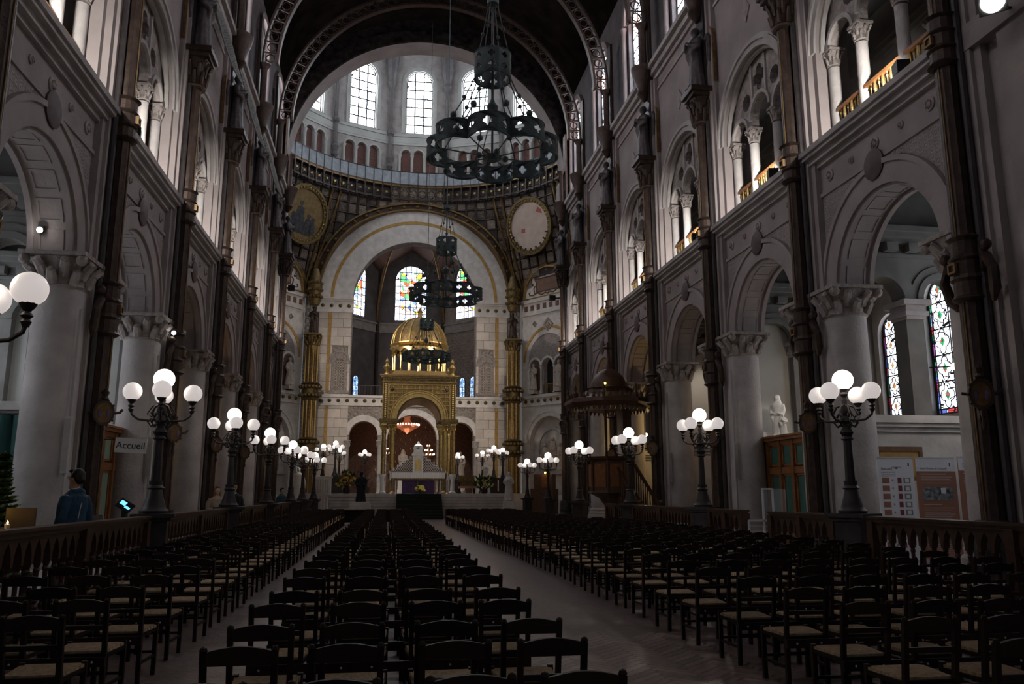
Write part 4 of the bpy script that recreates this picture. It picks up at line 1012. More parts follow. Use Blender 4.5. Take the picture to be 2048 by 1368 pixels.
for s in (1, -1):
    for k in range(-1, 7):
        y = YC(k) if k < 6 else 46.75
        lab = 'dark iron column against the %s nave wall, %s from the camera end' % (SIDE[s], nth(k + 2))
        place(proto, n_, (sx(s, -.42), y, 0), 0, lab, (s, 1, 1)); n_ += 1
ang = thing('angel_statue', 'x', 'statue', group='angel statues on the iron columns')
mm = MB(); robed(mm, 2.35, 'pray', wings=True); remesh(mm, 'figure', 'statue_iron', ang, .045, 2)
MB().band(0, 1.75, .62, .7, -.02, .08, lambda u, v, w: (u, w + .35, v), 0, pi, 20).bx(-.7, -.62, .33, .43, .1, 1.75).bx(.62, .7, .33, .43, .1, 1.75).build('gilded_arch_frame', 'iron_gilt', ang)
tree(ang); n_ = 0
for s in (1, -1):
    for k in range(0, 7):
        y = YC(k) if k < 6 else 46.75
        place(ang, n_, (sx(s, -.50), y, 15.34), -s * pi / 2, 'dark winged angel statue atop the %s iron column along the %s wall' % (nth(k + 2), SIDE[s])); n_ += 1
# safety nets on the left
for i, k in enumerate((2, 3, 4)):
    y0, y1 = YC(k) + .75, YC(k) + 4.6; m = MB(); N = 22
    fp = lambda u, v: (sx(-1, -.28 - .62 * (1 - v) - .12 * sin(pi * u) * sin(pi * v)), y0 + (y1 - y0) * u, 16.75 + 1.95 * v - .25 * (1 - u) * (1 - v) - .18 * sin(pi * u) * (1 - v))
    for q in range(N + 1):
        for j in range(N):
            m.bar(fp(q / N, j / N), fp(q / N, (j + 1) / N), .03); m.bar(fp(j / N, q / N), fp((j + 1) / N, q / N), .03)
    t = thing('safety_net', 'grey safety net hung between the %s and next angel on the left wall' % ['third', 'fourth', 'fifth'][i], 'safety net', group='safety nets on the left wall')
    tag(m.build('mesh', 'net', t), kind='stuff'); MB().tube([fp(q / 8, 0) for q in range(9)], .03, 5).build('edge_rope', 'net', t)
# gilded gallery railings and floodlights
gr = thing('gallery_railing', 'x', 'railing', group='gilded gallery railings')
MB().bx(.28, .42, -1.85, 1.85, 11.18, 11.26).build('handrail', 'wood_box', gr); MB().bx(.32, .38, -1.85, 1.85, 10.38, 10.42).build('bottom_rail', 'gold_dark', gr)
bal = MB().lathe([(.03, 0), (.05, .04), (.018, .1), (.016, .3), (.045, .36), (.045, .42), (.016, .46), (.016, .62), (.04, .68), (.016, .74), (.03, .8)], 7).mesh('baluster'); bal.materials.append(MATS['gold'])
balp = MB().lathe([(.05, 0), (.03, .1), (.06, .3), (.03, .42), (.05, .6), (.04, .8)], 7).mesh('post'); balp.materials.append(MATS['gold'])
for sec in (-1, 0, 1):
    for j in range(7):
        y = sec * 1.28 + (j - 3) * .155
        link(balp if j in (1, 3, 5) else bal, 'baluster', gr, (.35, y, 10.4))
tree(gr); n_ = 0
fl = thing('floodlight', 'x', 'floodlight', group='floodlights on the gallery sills')
MB().bx(-.14, .14, -.2, .1, .12, .4).bx(-.03, .03, -.05, .05, 0, .14).build('housing', 'black', fl); MB().bx(-.12, .12, .1, .115, .14, .38).build('lens', 'led_white', fl); tree(fl); nf = 0
for s in (1, -1):
    for k in range(0, 6):
        place(gr, n_, (sx(s, 0), YB(k), 0), 0, 'gilded baluster railing in the %s gallery opening along the %s wall' % (nth(k + 1), SIDE[s]), (s, 1, 1)); n_ += 1
        loc = (sx(s, -.12), YB(k) - 1.25, 10.303)
        place(fl, nf, loc, -s * .25, 'small black floodlight on the sill of the %s gallery opening, %s wall' % (nth(k + 1), SIDE[s])); nf += 1
        light('floodlight_beam', 'SPOT', (loc[0], loc[1] + .14, 10.62), 600, (1, .95, .88), .06, (sx(s, .42), YB(k) + .9, 11.0), 100, .7)
# five-globe candelabra
def make_lamp():
    t = thing('lamp_post', 'x', 'lamp post', group='five-globe candelabra lamp posts')
    m = MB().bx(-.24, .24, -.24, .24, 0, 1.12).bx(-.3, .3, -.3, .3, 0, .18).bx(-.3, .3, -.3, .3, 1.12, 1.18).bx(-.36, .36, -.36, .36, 1.18, 1.25); m.build('pedestal', 'iron', t)
    m = MB().lathe([(.24, 0), (.25, .05), (.2, .1), (.19, .14), (.14, .3), (.115, .42), (.15, .45), (.11, .5), (.12, .58)], 16, (0, 0, 1.25)); m.build('foot', 'iron', t, smooth=True)
    m = MB().lathe([(.085, 0), (.07, .75), (.11, .78), (.08, .83), (.12, .9), (.06, 1.0), (.075, 1.08), (.05, 1.16)], 16, (0, 0, 1.8), 1, 1, 8, .05); m.build('pole', 'iron', t, smooth=True)
    m = MB()
    for k in range(8):
        a = k * pi / 4; d = Vector((cos(a), sin(a), 0)); Z = Vector((0, 0, 1))
        sp = [(.05, 2.86), (.16, 2.80), (.22, 2.88), (.17, 2.94), (.13, 2.89)]; m.tube([d * r + Z * z for r, z in sp], .016, 5)
        sp = [(.05, 3.2), (.16, 3.16), (.24, 3.02), (.16, 2.97), (.12, 3.04)]; m.tube([d * r + Z * z for r, z in sp], .014, 5)
    m.lathe([(.05, 2.82), (.1, 2.9), (.06, 3.0), (.09, 3.08), (.045, 3.2), (.06, 3.28), (.04, 3.34), (.07, 3.4), (.05, 3.44), (.08, 3.5)], 12)
    m.build('scrollwork', 'iron', t, smooth=True)
    m = MB().sph((0, 0, 3.67), .185, 24, 16); m.build('top_globe', 'globe_lit', t, smooth=True)
    for k in range(4):
        a = k * pi / 2; d = Vector((cos(a), sin(a), 0)); Z = Vector((0, 0, 1))
        m = MB().tube([d * .06 + Z * 2.93, d * .2 + Z * 2.90, d * .38 + Z * 2.92, d * .49 + Z * 3.0, d * .51 + Z * 3.08], .022, 7)
        m.lathe([(.03, 3.05), (.05, 3.1), (.03, 3.13), (.06, 3.16), (.03, 3.2), (.065, 3.24), (.085, 3.28)], 10, tuple(d * .51)); arm = m.build('arm', 'iron', t, smooth=True)
        MB().sph(tuple(d * .51 + Z * 3.42), .165, 22, 14).build('globe', 'globe_dim', arm, smooth=True)
    return tree(t)
lamp = make_lamp()
LAMPS = [(-4.2, 8.55, .05, 'at far left edge, globes cut off by the frame'), (-4.1, 15.4, .22, 'on left balustrade beside the Accueil sign'), (-4.1, 22.4, .3, 'second full one along left balustrade'), (-4.1, 29.2, .25, 'third full one along left balustrade'),
         (-4.1, 36.3, .5, 'fourth full one along left balustrade'), (-4.05, 40.7, .7, 'fifth full one along left balustrade'), (-4.05, 46.9, .3, 'last along left balustrade'),
         (8.3, 13.6, .55, 'nearest one on right, before the round column'), (8.3, 20.6, .72, 'second on right, before pale arched wall'), (8.3, 27.1, .80, 'third on right, at the pulpit stair'), (8.3, 34.5, .86, 'fourth on right, left of the pulpit'),
         (9.0, 45.0, .15, 'right of crossing, before the carved relief'), (9.3, 53.6, .2, 'at right choir edge by gilded pier')]
CH = [(650, 897), (673, 891), (729, 907), (681, 904), (911, 911), (960, 907), (983, 897), (1001, 901)]
CHY = [60, 63, 66.5, 66.0, 66.5, 66.0, 62.5, 60]
CL = ['leftmost of the choir', 'second from left in choir', 'alone left of the golden canopy', 'third from left in choir', 'alone right of the golden canopy', 'fourth from right in choir', 'second from right in choir', 'rightmost of the choir']
for i, (x, y, r, w_) in enumerate(LAMPS): place(lamp, i, (x, y, 0), r, 'iron candelabra with five white globes, ' + w_, 1.07 if i == 0 else 1.0)
for i, (px, py) in enumerate(CH):
    Y = CHY[i]; X = (px - 773) / 1600 * Y * 1.0; h = (1.62 + (985 - py) * .0265 * Y / 42.4 - 1.55) / 3.67
    place(lamp, 1, (X, Y, 1.55), .3 * i, 'iron candelabra with five white globes, ' + CL[i], h)
# hanging crown chandeliers
def make_chandelier():
    t = thing('chandelier', 'x', 'chandelier', group='crown chandeliers on the nave axis')
    a_, b_, h = .98, .43, .40; half = radians(81)
    for k in range(8):
        th = k * pi / 4 + pi / 8; C = Vector((a_ * cos(th), a_ * sin(th), 0)); m = MB()
        def fn(u, v, w, C=C, th=th): an = th + u / b_; r = b_ + w; return (C.x + r * cos(an), C.y + r * sin(an), v)
        L = 2 * half * b_ / 3
        for j in range(3):
            u0 = -half * b_ + j * L
            o = [(u0 + L * i / 5, 0) for i in range(5)] + [(u0 + L, h * i / 3) for i in range(3)] + [(u0 + L - L * i / 5, h) for i in range(5)] + [(u0, h - h * i / 3) for i in range(3)]
            m.plate(o, [quatre(u0 + L / 2, h / 2, .105)], fn, -.012, .012)
        for z in (0, h): m.tube([fn(-half * b_ + 2 * half * b_ * i / 14, z, 0) for i in range(15)], .022, 5)
        m.build('crown_panel', 'iron_green', t)
    m = MB()
    for k in range(8):
        th = k * pi / 4; m.bar((.1 * cos(th), .1 * sin(th), .02), (1.12 * cos(th), 1.12 * sin(th), .06), .02); m.tube([(.16 * cos(th), .16 * sin(th), .02), (.16 * cos(th + .78), .16 * sin(th + .78), .02)], .05, 5)
    for k in range(4): th = k * pi / 2; m.sph((.3 * cos(th), .3 * sin(th), .03), .07, 8, 6)
    m.lathe([(.12, -.06), (.2, 0), (.08, .08)], 12); m.build('hub', 'iron_green', t)
    for z0, z1, r in ((1.85, 2.42, .40),):
        m = MB(); hh = z1 - z0
        for j in range(8):
            def fn(u, v, w): an = u / r; return ((r + w) * cos(an), (r + w) * sin(an), v)
            L = 2 * pi * r / 8; u0 = j * L
            o = [(u0 + L * i / 4, z0) for i in range(4)] + [(u0 + L, z0)] + [(u0 + L - L * i / 4, z1) for i in range(4)] + [(u0, z1)]
            m.plate(o, [quatre(u0 + L / 2, z0 + hh * .28, .085), quatre(u0 + L / 2, z0 + hh * .73, .085)], fn, -.01, .01)
        for z in (z0, z1): m.tube([(r * cos(q), r * sin(q), z) for q in [2 * pi * i / 20 for i in range(20)]], .02, 5, True)
        m.build('upper_ring', 'iron_green', t)
    for k in range(8):
        th = k * pi / 4; d = lambda r, z: (r * cos(th), r * sin(th), z)
        m = MB().tube([d(.4, 1.85), d(.62, 1.35), d(.86, .9), d(1.22, .4)], .014, 5); m.sph(d(.64, 1.32), .05, 8, 6).sph(d(.88, .86), .075, 8, 6)
        if k % 2 == 0: m.tube([d(.02, 1.1), d(.7, .4)], .012, 5)
        m.build('chain', 'iron_green', t)
    for k in range(4):
        th = k * pi / 2 + pi / 4; d = lambda r, z: (r * cos(th), r * sin(th), z)
        m = MB().tube([d(.38, 2.42), d(.26, 2.95), d(.1, 3.7)], .012, 5); m.sph(d(.25, 3.0), .045, 8, 6); m.build('upper_chain', 'iron_green', t)
    m = MB().lathe([(.025, 0), (.025, 1.0), (.11, 1.08), (.13, 1.2), (.06, 1.3), (.03, 1.4), (.03, 2.6), (.06, 2.65), (.03, 2.7), (.03, 3.6), (.14, 3.66), (.14, 3.76), (.03, 3.85), (.02, 4.2), (.012, 21.5)], 10); m.build('suspension_rod', 'iron_green', t, smooth=True)
    return tree(t)
chn = make_chandelier()
for i, (y, z, l) in enumerate(((16.1, 8.70, 'large dark green crown chandelier hanging nearest, over the aisle'), (30.1, 8.95, 'dark crown chandelier hanging mid nave before the apse window'), (46.0, 9.15, 'small-looking dark crown chandelier hanging before the golden canopy'))):
    place(chn, i, (CX, y, z), .2, l)
# wooden balustrades
def balustrade(x, y0, y1, label, s):
    y0 += .18; y1 -= .18; L = y1 - y0; t = thing('balustrade', label, 'balustrade', (x, y0, 0), group='wooden nave balustrades')
    MB().bx(-.09, .09, 0, L, 1.12, 1.18).bx(-.12, .12, 0, L, 1.18, 1.22).build('handrail', 'wood_rail', t)
    MB().bx(-.1, .1, 0, L, .1, .24).bx(-.12, .12, 0, L, 0, .1).build('plinth', 'wood_rail', t)
    n = max(2, round(L / .26)); st = L / n; o = [(0, 1.12), (0, .80)]
    for i in range(n): a = i * st; o += [(a + .03, .80), (a + .035, .9), (a + .07, 1.0), (a + st / 2, 1.08), (a + st - .07, 1.0), (a + st - .035, .9), (a + st - .03, .80)]
    o += [(L, .80), (L, 1.12)]
    MB().plate(o, (), FYZ, -.05, .05).build('arcaded_frieze', 'wood_rail', t)
    for i in range(1, n): link(BALM, 'baluster', t, (0, i * st, .24))
    for y in (0.06, L / 2, L - .06): MB().bx(-.11, .11, y - .08, y + .08, 0, 1.14).build('post', 'wood_rail', t)
    return t
BALM = MB().lathe([(.045, 0), (.05, .05), (.03, .08), (.052, .12), (.03, .16), (.045, .2), (.028, .24), (.03, .44), (.042, .47), (.03, .5), (.05, .57)], 8).mesh('baluster'); BALM.materials.append(MATS['wood_rail'])
for i, (a, b) in enumerate(((4.6, 8.15), (8.85, 15.05), (15.75, 22.05), (22.75, 28.85), (29.55, 35.95), (36.65, 40.35), (41.05, 46.5))):
    balustrade(-4.1, a, b, 'dark wooden balustrade along left side of the nave, %s section' % nth(i + 1), -1)
for i, (a, b) in enumerate(((6.4, 13.2), (13.95, 16.9), (17.9, 20.25), (20.95, 26.75), (27.45, 30.2))):
    balustrade(8.3, a, b, 'dark wooden balustrade along right side of the nave, %s section' % nth(i + 1), 1)
# ---------------------------------------------------------------- chairs
def chair_parts():
    P = []
    m = MB()          # rush seat, slightly domed, wider in front
    vs = []; N = 6
    for j in range(N + 1):
        for i in range(N + 1):
            u, v = i / N - .5, j / N; w = .35 + .08 * v; e = min(1, 4 * min(i, N - i) / N) * min(1, 4 * min(j, N - j) / N)
            vs.append((u * w, .02 + v * .38, .435 + .022 * e - .012 * sin(pi * v) * (1 - abs(2 * u))))
    m.add(vs, [(j * 7 + i, j * 7 + i + 1, j * 7 + i + 8, j * 7 + i + 7) for j in range(N) for i in range(N)])
    m.add([(-.175, .02, .40), (.175, .02, .40), (.215, .40, .40), (-.215, .40, .40), (-.175, .02, .436), (.175, .02, .436), (.215, .40, .436), (-.215, .40, .436)], [(3, 2, 1, 0), (0, 1, 5, 4), (1, 2, 6, 5), (2, 3, 7, 6), (3, 0, 4, 7)])
    P.append(('seat', m, 'rush'))
    m = MB(); o = [(-.178, .728), (.178, .728), (.182, .795)] + [(.182 - .364 * i / 8, .795 + .028 * sin(pi * i / 8)) for i in range(1, 8)] + [(-.182, .795)]
    m.plate(o, (), lambda u, v, w: (u, w - .045 - .02 * (1 - (u / .18) ** 2) * 0, v), -.012, .014); P.append(('top_rail', m, 'wood_chair'))
    P.append(('lower_rail', MB().bx(-.175, .175, -.038, -.016, .595, .63), 'wood_chair'))
    for q in (1, -1):
        m = MB().bar((q * .178, .015, 0), (q * .178, 0, .44), .036).bar((q * .178, 0, .44), (q * .182, -.048, .80), .034); m.sph((q * .182, -.048, .805), .022, 6, 4); P.append(('back_leg', m, 'wood_chair'))
        P.append(('front_leg', MB().bar((q * .205, .385, 0), (q * .205, .385, .45), .036), 'wood_chair'))
    P.append(('seat_frame', MB().bx(-.2, .2, .37, .40, .385, .42).bx(-.175, .175, .0, .03, .385, .42).bar((-.178, .02, .40), (-.205, .385, .40), .03).bar((.178, .02, .40), (.205, .385, .40), .03), 'wood_chair'))
    for z, y in ((.2, .385),): P.append(('stretcher', MB().bar((-.205, y, z), (.205, y, z), .022), 'wood_chair'))
    P.append(('stretcher', MB().bar((-.178, .01, .28), (.178, .01, .28), .022), 'wood_chair'))
    for q in (1, -1): P.append(('stretcher', MB().bar((q * .18, .01, .17), (q * .205, .385, .17), .022), 'wood_chair'))
    return P
CP = chair_parts()
ch0 = thing('church_chair', 'x', 'chair', group='straw-seated church chairs')
for nm, m, mt in CP: m.build(nm, mt, ch0, smooth=(nm == 'seat'))
tree(ch0)
one = MB(); one2 = MB()
for nm, m, mt in CP:
    one.cm = 1 if mt == 'rush' else 0; one.add(m.v, m.f)
far0 = one.build('church_chair', ['wood_chair', 'rush']); farm = far0.data; bpy.data.objects.remove(far0)
def low_chair(mb, x, y, a):
    c, s_ = cos(a), sin(a)
    def b(x0, x1, y0, y1, z0, z1):
        o = MB().bx(x0, x1, y0, y1, z0, z1); mb.add([(x + c * p[0] - s_ * p[1], y + s_ * p[0] + c * p[1], p[2]) for p in o.v], o.f)
    mb.cm = 1; b(-.2, .2, .02, .4, .4, .45); mb.cm = 0
    b(-.18, .18, -.06, -.03, .73, .815); b(-.175, .175, -.03, -.008, .595, .63)
    for q in (1, -1): b(q * .178 - .018, q * .178 + .018, -.045, .0, 0, .8); b(q * .2 - .018, q * .2 + .018, .36, .4, 0, .42)
rowsA = [3.1, 3.85, 4.6, 5.4, 6.3, 7.15, 8.2, 9.1, 10.15]
while rowsA[-1] < 40.5: rowsA.append(rowsA[-1] + .88)
BL = [('A', [.94 - .563 * i for i in range(4)], 'left of the central aisle', 'aisle'), ('B', [-2.25 - .575 * i for i in range(3)], 'beside the left balustrade', 'side gap'), ('C', [3.56 + .575 * i for i in range(8)], 'right of the central aisle', 'aisle')]
ALLC = []
rown = lambda r: 'nearest' if r == 0 else nth(r + 1) + '-nearest'
rnd = random.Random(3)
for bn, xs_, where, ref in BL:
    for r, y in enumerate(rowsA):
        jy = rnd.uniform(-.05, .05)      # linked chairs stand in line, the whole row shifts together
        for j, x in enumerate(xs_):
            dy = .42 if bn == 'C' else (.55 if bn == 'B' else 0)
            if bn == 'C' and j > 5 and y > 26: continue
            ALLC.append((bn, r, j, x + rnd.uniform(-.03, .03) - (.012 * (y - 15) if bn == 'C' else 0) * (y > 15), y + dy + jy, 0.0, where, ref))
def inview(c):
    p = Vector((c[3], c[4], .8 - EYE)); f = Vector((sin(PS), cos(PS), 0)); z = p.dot(f); x = p.dot(Vector((cos(PS), -sin(PS), 0))); zz = z * cos(TH) + p.z * sin(TH)
    yy = -z * sin(TH) + p.z * cos(TH)
    return zz > 1 and abs(x / zz) < .66 and yy / zz > -.455
vis = sorted([c for c in ALLC if inview(c)], key=lambda c: c[4] + .3 * abs(c[3]))
pick = vis[:300]; restc = vis[300:]
for i, (bn, r, j, x, y, a, where, ref) in enumerate(pick):
    lab = 'straw-seated wooden chair in %s row, %s from the %s, %s' % (rown(r), nth(j + 1) if j else 'first', ref, where.replace('the ', '').replace('central ', ''))
    if i < 130: o = copy_tree(ch0); o.location = (x, y, 0)
    else: o = tag(link(farm, 'church_chair', None, (x, y, 0)), None, 'chair', 'straw-seated church chairs')
    o.rotation_euler = (0, 0, a); o['label'] = lab
for c in list(kids(ch0)): bpy.data.objects.remove(c)
bpy.data.objects.remove(ch0)
mbc = MB()
for c in restc: low_chair(mbc, c[3], c[4], c[5])
tag(mbc.build('distant_chairs', ['wood_chair', 'rush'], fix=False), 'distant dark rows of straw-seated chairs reaching toward the choir', 'chairs', kind='stuff')
# linking bars with bright screw heads behind the near rows
rows_ = {}; picked = set(pick)
for c in vis: rows_.setdefault((c[0], c[1]), []).append(c)
scm = MB().sph((0, 0, 0), .009, 6, 4).mesh('screw_head'); scm.materials.append(MATS['white_frame'])
for (bn, r), cs in rows_.items():
    if r > 24 or len(cs) < 2 or not all(c in picked for c in cs): continue
    x0, x1 = min(c[3] for c in cs) - .2, max(c[3] for c in cs) + .2; y = sum(c[4] for c in cs) / len(cs)
    t = thing('linking_bar', 'wooden bar linking the chairs of the %s row, %s' % (rown(r), cs[0][6].replace('the ', '').replace('central ', '')), 'wooden bar', (x0, y - .0315, 0), group='wooden bars linking chairs')
    MB().bx(0, x1 - x0, -.012, .012, .33, .40).build('bar', 'wood_chair', t)
    if r < 14:
        for c in cs:
            for q in (-.11, .11): link(scm, 'screw_head', t, (c[3] + q - x0, -.014, .365))
# ================================================================= CHOIR
# golden canopy over the altar
bd = thing('altar_canopy', 'golden domed canopy on gilded columns over the high altar', 'canopy', (CX, 57.2, 1.55))
Z0 = 4.8   # top of the capitals above the platform
for qx in (1, -1):
    for qy in (1, -1):
        for j, (x, y, r) in enumerate(((2.35, 2.2, .13), (1.78, 1.9, .17))):
            m = MB().lathe([(.24, 0), (.24, .08), (.15, .16), (.13, .9), (.2, 1.1), (.24, 1.2), (.24, 1.28)], 12, (qx * x, qy * y, 0)); c = m.build('pedestal', 'marble_white' if j == 0 else 'gold_dark', bd, smooth=True)
            m = MB().lathe([(r, 0), (r, 2.95)], 14, (qx * x, qy * y, 1.28), 1, 1, 7, .1); c = m.build('column', 'gold', bd, smooth=True)
            if qy < 0 and j == 0:
                m = MB()
                for i in range(26): m.sph((qx * x, qy * y - r, 1.35 + i * .112), .035, 6, 4)
                tag(m.build('beading', 'gold_bright', c), kind='stuff')
            m = MB(); capital(m, r, .45, (qx * x, qy * y, 4.2), 6); m.build('capital', 'gold_bright', bd, smooth=True)
        a, b = sorted((qx * 1.5, qx * 2.62)); c, d = sorted((qy * 1.65, qy * 2.45)); MB().bx(a, b, c, d, 4.65, Z0).bx(a - .06, b + .06, c - .06, d + .06, Z0, Z0 + .18).build('impost', 'gold_dark', bd)
zz = Z0 + .18
for q in (-1, 1):
    o = [(-2.5, zz), (-1.5, zz)] + [(-1.5 * cos(pi * i / 24), zz + 1.5 * sin(pi * i / 24)) for i in range(1, 24)] + [(1.5, zz), (2.5, zz), (2.5, 7.45), (-2.5, 7.45)]
    w0, w1 = sorted((q * 2.2, q * 2.35)); MB().plate(o, (), FXZ, w0, w1).build('front_panel' if q < 0 else 'back_panel', 'mosaic_gold', bd)
    o2 = [(u * .86, v) for u, v in o]; MB().plate(o2, (), FYZ, *sorted((q * 2.3, q * 2.5))).build('side_panel', 'mosaic_gold', bd)
m = MB()
for r1, r2, e in ((1.5, 1.62, .1), (1.62, 1.74, .04), (1.74, 1.86, .12), (1.9, 1.98, .06)): m.band(0, zz, r1, r2, -2.35 - e, -2.3, FXZ, n=32)
m.build('archivolt', 'gold', bd)
MB().band(0, zz, 1.42, 1.5, -2.2, 2.2, FXZ, n=28).build('barrel_soffit', 'gold_dark', bd)
m = MB()
for i in range(15):
    x = -2.05 + i * .293
    lo = zz + (sqrt(max(0, 2.0 ** 2 - x * x)) if abs(x) < 2 else 0)
    if lo < 7.3: m.bx(x - .022, x + .022, -2.4, -2.34, lo, 7.35)
for j in range(9):
    z = zz + .1 + j * .28; x0 = sqrt(max(0, 2.0 ** 2 - (z - zz) ** 2))
    if z < 7.35: m.bx(-2.1, -x0, -2.4, -2.34, z - .022, z + .022).bx(x0, 2.1, -2.4, -2.34, z - .022, z + .022)
for q in (1, -1): m.bx(q * 2.12 - .02, q * 2.12 + .02, -2.42, -2.34, zz, 7.4).bx(q * 2.46 - .03, q * 2.46 + .03, -2.42, -2.34, zz, 7.4)
m.build('spandrel_lattice', 'gold', bd)
for q in (1, -1):
    m = MB()
    for i in range(17): m.bx(q * 2.29 - .05, q * 2.29 + .05, -2.42, -2.36, zz + .08 + i * .14, zz + .16 + i * .14)
    tag(m.build('pilaster_studs', 'gold_bright', bd), kind='stuff')
    MB().sph((q * 1.85, -2.38, 7.0), .13, 10, 8).build('jewel', 'red_stone', bd, smooth=True)
m = MB()
for z0, z1, e in ((7.45, 7.55, .06), (7.55, 7.8, .0), (7.8, 7.9, .14), (7.9, 8.0, .22)): m.bx(-2.5 - e, 2.5 + e, -2.35 - e, 2.35 + e, z0, z1)
for i in range(30): m.sph((-2.4 + i * .165, -2.4, 7.68), .06, 6, 4)
m.build('cornice', 'gold_dark', bd)
MB().bx(-2.1, 2.1, -2.0, 2.0, 8.0, 8.35).build('attic', 'mosaic_gold', bd)
for qx in (1, -1):
    for qy in (1, -1): MB().lathe([(.2, 0), (.2, .12), (.1, .2), (.16, .35), (.26, .55), (.14, .72), (.08, .8), (.14, .95), (.02, 1.2)], 10, (qx * 2.25, qy * 2.1, 8.0)).build('corner_finial', 'gold_bright', bd, smooth=True)
m = MB()
for k in range(16):
    a = 2 * pi * k / 16; m.lathe([(.12, 0), (.075, .1), (.07, 1.2), (.13, 1.4)], 8, (1.85 * cos(a), 1.85 * sin(a), 8.35))
    for i in range(6):
        f0 = i / 6; f1 = (i + 1) / 6; z0 = 9.75 + .28 * sin(pi * f0); z1 = 9.75 + .28 * sin(pi * f1); a0 = a + 2 * pi / 16 * f0; a1 = a + 2 * pi / 16 * f1
        m.add([(1.75 * cos(a0), 1.75 * sin(a0), z0), (1.95 * cos(a0), 1.95 * sin(a0), z0), (1.95 * cos(a1), 1.95 * sin(a1), z1), (1.75 * cos(a1), 1.75 * sin(a1), z1), (1.75 * cos(a0), 1.75 * sin(a0), 10.15), (1.95 * cos(a0), 1.95 * sin(a0), 10.15), (1.95 * cos(a1), 1.95 * sin(a1), 10.15), (1.75 * cos(a1), 1.75 * sin(a1), 10.15)], [(3, 2, 1, 0), (4, 5, 6, 7), (0, 1, 5, 4), (1, 2, 6, 5), (2, 3, 7, 6), (3, 0, 4, 7)])
m.build('lantern_arcade', 'gold_bright', bd)
MB().lathe([(2.0, 10.15), (2.15, 10.25), (1.95, 10.32), (2.1, 10.42), (2.1, 10.5)], 16).build('lantern_cornice', 'gold_bright', bd)
MB().lathe([(1.95 * cos(a), 10.5 + 2.0 * sin(a)) for a in [pi / 2 * i / 10 for i in range(10)]] + [(.02, 12.5)], 32).build('dome', 'gold_dark', bd, smooth=True)
for k in range(16):
    a = 2 * pi * k / 16; MB().tube([(1.98 * cos(t) * cos(a), 1.98 * cos(t) * sin(a), 10.5 + 2.02 * sin(t)) for t in [pi / 2 * i / 8 * .97 for i in range(9)]], .05, 5).build('dome_rib', 'gold', bd, smooth=True)
MB().lathe([(.3, 12.4), (.3, 12.55), (.16, 12.6), (.16, 12.9), (.22, 12.95), (.02, 13.3)], 10).build('finial', 'gold_dark', bd)
# high altar
al = thing('high_altar', 'altar with lace cloth and purple frontal before white stepped reredos', 'altar', (CX - .02, 54.0, 1.55))
MB().bx(-1.7, 1.7, -.4, .4, 1.26, 1.36).build('mensa', 'marble_white', al)
m = MB(); n = 60
for i in range(n): x0, x1 = -1.76 + 3.52 * i / n, -1.76 + 3.52 * (i + 1) / n; o1 = .02 * (i % 2); m.add([(x0, -.43 - o1, 1.37), (x1, -.43 - (.02 - o1), 1.37), (x1, -.44 - (.02 - o1), 1.0 - .04 * ((i + 1) % 2)), (x0, -.44 - o1, 1.0 - .04 * (i % 2)), (x0, .42, 1.38), (x1, .42, 1.38)], [(0, 1, 2, 3), (0, 4, 5, 1)])
m.build('lace_cloth', 'lace', al, fix=False)
MB().bx(-1.55, 1.55, -.35, .35, .85, 1.0).lathe([(1.6, .78), (1.3, .6), (1.1, .55)], 4, (0, 0, .1), 1, .25, a0=pi / 4).build('carved_support', 'gold_dark', al)
MB().bx(-1.05, 1.05, -.37, -.3, 0, .85).build('purple_frontal', 'purple_cloth', al)
for q in (1, -1): MB().lathe([(.06, 0), (.04, .1), (.04, 1.2)], 8, (q * 1.45, -.3, 0)).build('leg', 'marble_white', al)
o = [(-1.9, 1.36)]; st = 6
for i in range(st): o += [(-1.9 + i * .26, 1.5 + i * .19), (-1.9 + (i + 1) * .26, 1.5 + i * .19)]
o = o + [(-u, v) for u, v in reversed(o)]
inner = [(u * .965, 1.36 + (v - 1.36) * .94) for u, v in o]
MB().plate(o, [inner], FXZ, .75, .85).build('reredos_frame', 'marble_white', al)
MB().plate(inner, (), FXZ, .82, .86).build('reredos_back', 'inlay_brown', al)
m = MB()
for i in range(-22, 23):
    for q in (1, -1):
        pts = []
        x = i * .155
        z0 = 1.42; x1 = x + q * .9; hmax = lambda xx: 1.28 + max(0, min(6, math.floor((1.9 - abs(xx)) / .26) + 1)) * .19
        t = 0; 
        while t < 1.0 and 1.42 + t < hmax(x + q * t * .8): t += .03
        if t > .05 and abs(x) < 1.85: m.bar((x, .79, 1.42), (x + q * t * .8, .79, 1.42 + t), .022)
m.build('reredos_lattice', 'marble_white', al)
m = MB().bx(-.34, .34, .3, .75, 1.36, 2.55).bx(-.42, .42, .26, .78, 2.5, 2.62).plate([(-.42, 2.62), (.42, 2.62), (0, 3.05)], (), FXZ, .28, .4).bx(-.3, .3, .3, .7, 2.62, 2.95).bx(-.34, .34, .28, .72, 2.95, 3.05).lathe([(.28, 3.05), (.3, 3.15), (.1, 3.3), (.04, 3.45)], 8, (0, .5, 0)); m.build('tabernacle', 'marble_white', al)
MB().plate(arch(0, .2, 1.5, 2.1, 10), (), FXZ, .26, .3).build('tabernacle_door', 'gold_bright', al)
for q in (1, -1): MB().lathe([(.05, 1.36), (.04, 2.4), (.07, 2.5)], 8, (q * .28, .27, 0)).build('tabernacle_column', 'marble_white', al)
